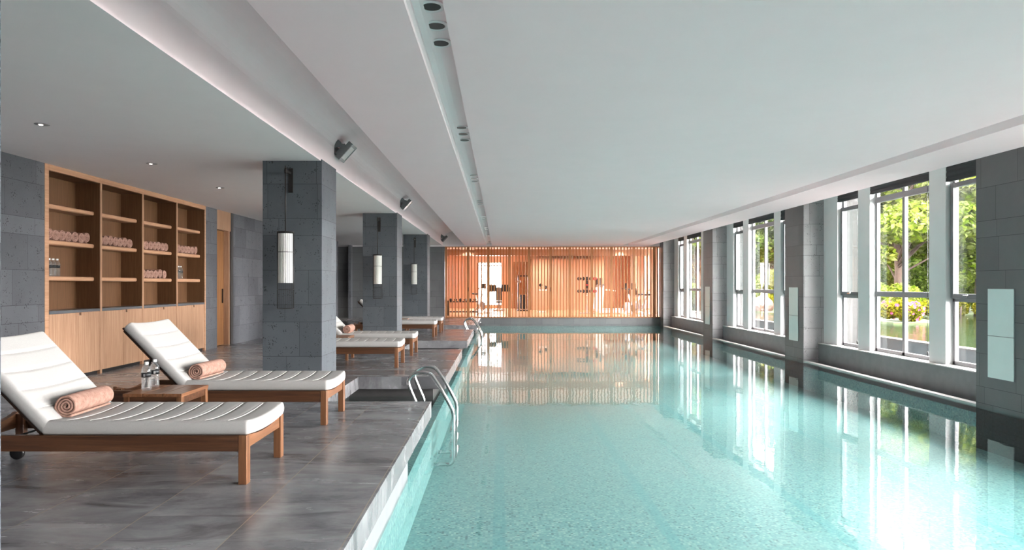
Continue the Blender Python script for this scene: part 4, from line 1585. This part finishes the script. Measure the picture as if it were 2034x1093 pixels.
tree('round bushy tree seen low through the wide middle window', (15.4, 39.5, 0.2), 4.0, 2.2, 30, 14000, 0.12, 'leaf_yel', 7, zlow=0.2, flat=0.9)
tree('slender lime tree seen through the farthest wide window', (9.9, 33.5, 0.2), 5.8, 1.9, 34, 16000, 0.12, 'leaf_lime', 8, zlow=0.45, flat=0.5)
tree('bronze leaved tree behind the slender lime tree', (13.0, 45.5, 0.2), 5.0, 2.2, 20, 8000, 0.15, 'leaf_red', 9, zlow=0.2, flat=0.8)
tree('tall tree farther back outside the farthest window', (17.5, 60.0, 0.2), 9.0, 3.6, 20, 6000, 0.28, 'leaf_mid', 10, zlow=0.2, flat=0.8)
SG = 'azalea shrubs on the pond bank'
shrub('yellow green azalea with pink blossom at the corner of the pond bank', (12.1, 20.1, 0.2), 0.8, 0.55, 6000, 0.05, 'leaf_yel', 21, SG, 60)
shrub('yellow azalea right of the blossoming one on the bank', (13.5, 21.6, 0.2), 0.8, 0.5, 5000, 0.05, 'leaf_yel', 22, SG, 12)
shrub('yellow azalea on the bank seen through the right half of the wide nearest window', (15.1, 24.0, 0.2), 0.9, 0.5, 5000, 0.06, 'leaf_yel', 23, SG, 10)
shrub('yellow azalea on the bank seen through the narrow window beside the nearest pillar', (17.2, 25.0, 0.2), 1.0, 0.55, 5000, 0.06, 'leaf_yel', 24, SG, 8)
shrub('lime shrub behind the blossoming azalea', (13.3, 22.7, 0.2), 1.1, 1.1, 6000, 0.07, 'leaf_lime', 25, SG, 0)
shrub('mid green shrub behind the azaleas under the maple', (15.8, 26.8, 0.2), 1.4, 1.6, 7000, 0.08, 'leaf_mid', 26, SG, 0)
shrub('pale shrub under the dense tree, right of the maple', (19.6, 28.0, 0.2), 1.5, 1.6, 6000, 0.09, 'leaf_lime', 27, SG, 0)
shrub('low yellow shrub beside the boulder outside the middle window', (11.5, 28.6, 0.2), 0.7, 0.7, 4000, 0.06, 'leaf_yel', 28, SG, 0)
shrub('lime shrub behind the boulder outside the middle window', (12.6, 31.4, 0.2), 1.2, 1.7, 9000, 0.08, 'leaf_lime', 29, SG, 0)
shrub('low bush outside the farthest window', (10.4, 36.0, 0.2), 0.9, 1.0, 4000, 0.08, 'leaf_lime', 30, SG, 0)

def hedge(label, p0, p1, h, depth, n, leaf, mat, seed):
    rnd = random.Random(seed)
    t = thing('hedge', label, 'hedge', (0, 0, 0), 0, 'tall hedges behind the garden')
    p0, p1 = Vector(p0), Vector(p1)
    mb = MB()
    for _ in range(n):
        c = p0.lerp(p1, rnd.random())
        c = c + Vector((0, rnd.uniform(-depth, depth), 0.2 + (h + 0.5 * math.sin(c.x * 1.3) + 0.4 * math.sin(c.x * 3.1)) * rnd.random() ** 0.9))
        a = Vector((rnd.uniform(-1, 1), rnd.uniform(-1, 1), rnd.uniform(-0.6, 0.6))).normalized()
        b = a.cross(Vector((rnd.uniform(-1, 1), rnd.uniform(-1, 1), rnd.uniform(-1, 1)))).normalized()
        s = leaf * rnd.uniform(0.6, 1.3)
        mb.add([c - a * s, c + b * s * 0.55, c + a * s, c - b * s * 0.55], [(0, 1, 2, 3)])
    mb.build('foliage', M[mat], t)
    mb = MB()
    for k in range(9):
        q = p0.lerp(p1, (k + 0.5) / 9)
        mb.tube([(q.x, q.y, 0.1), (q.x, q.y, h * 0.8)], 0.08, 6)
    mb.build('stem', M['bark'], t)
    return t


hedge('tall hedge closing the garden behind the maple', (17, 37, 0), (36, 37, 0), 6.6, 0.8, 22000, 0.22, 'leaf_mid', 41)
hedge('tall hedge at the far end of the garden, seen through the farther windows', (9, 54, 0), (26, 54, 0), 7.5, 0.9, 20000, 0.26, 'leaf_lime', 42)
bm = bmesh.new()
bmesh.ops.create_icosphere(bm, subdivisions=3, radius=0.5)
rnd = random.Random(5)
for v in bm.verts:
    v.co *= 1 + 0.16 * math.sin(v.co.x * 7 + 1) * math.cos(v.co.y * 6) + rnd.uniform(-0.03, 0.03)
    v.co.z *= 0.75
me = bpy.data.meshes.new('boulder')
bm.to_mesh(me)
bm.free()
me.materials.append(M['rock'])
o = bpy.data.objects.new('boulder', me)
COL.objects.link(o)
o.location = (10.9, 27.9, 0.42)
tag(o, 'pinkish boulder on the bank outside the wide middle window', 'rock')

t = thing('garden_fence', 'green mesh fence with grey posts far behind the garden trees', 'fence', (17.0, 47.5, 0.2))
for k in range(7):
    MB().box(k * 1.4 - 0.04, k * 1.4 + 0.04, -0.04, 0.04, 0, 4.0).build('fence_post', M['fence_green'], t)
mb = MB()
for k in range(60):
    x = k * 0.14
    mb.box(x - 0.008, x + 0.008, -0.01, 0.01, 2.2, 4.0)
mb.box(0, 8.4, -0.02, 0.02, 3.0, 3.06)
mb.build('fence_mesh', M['fence_green'], t)
struct('wall_garden', MB().box(12.5, 30, 48, 48.3, 0.0, 2.4), M['path'])
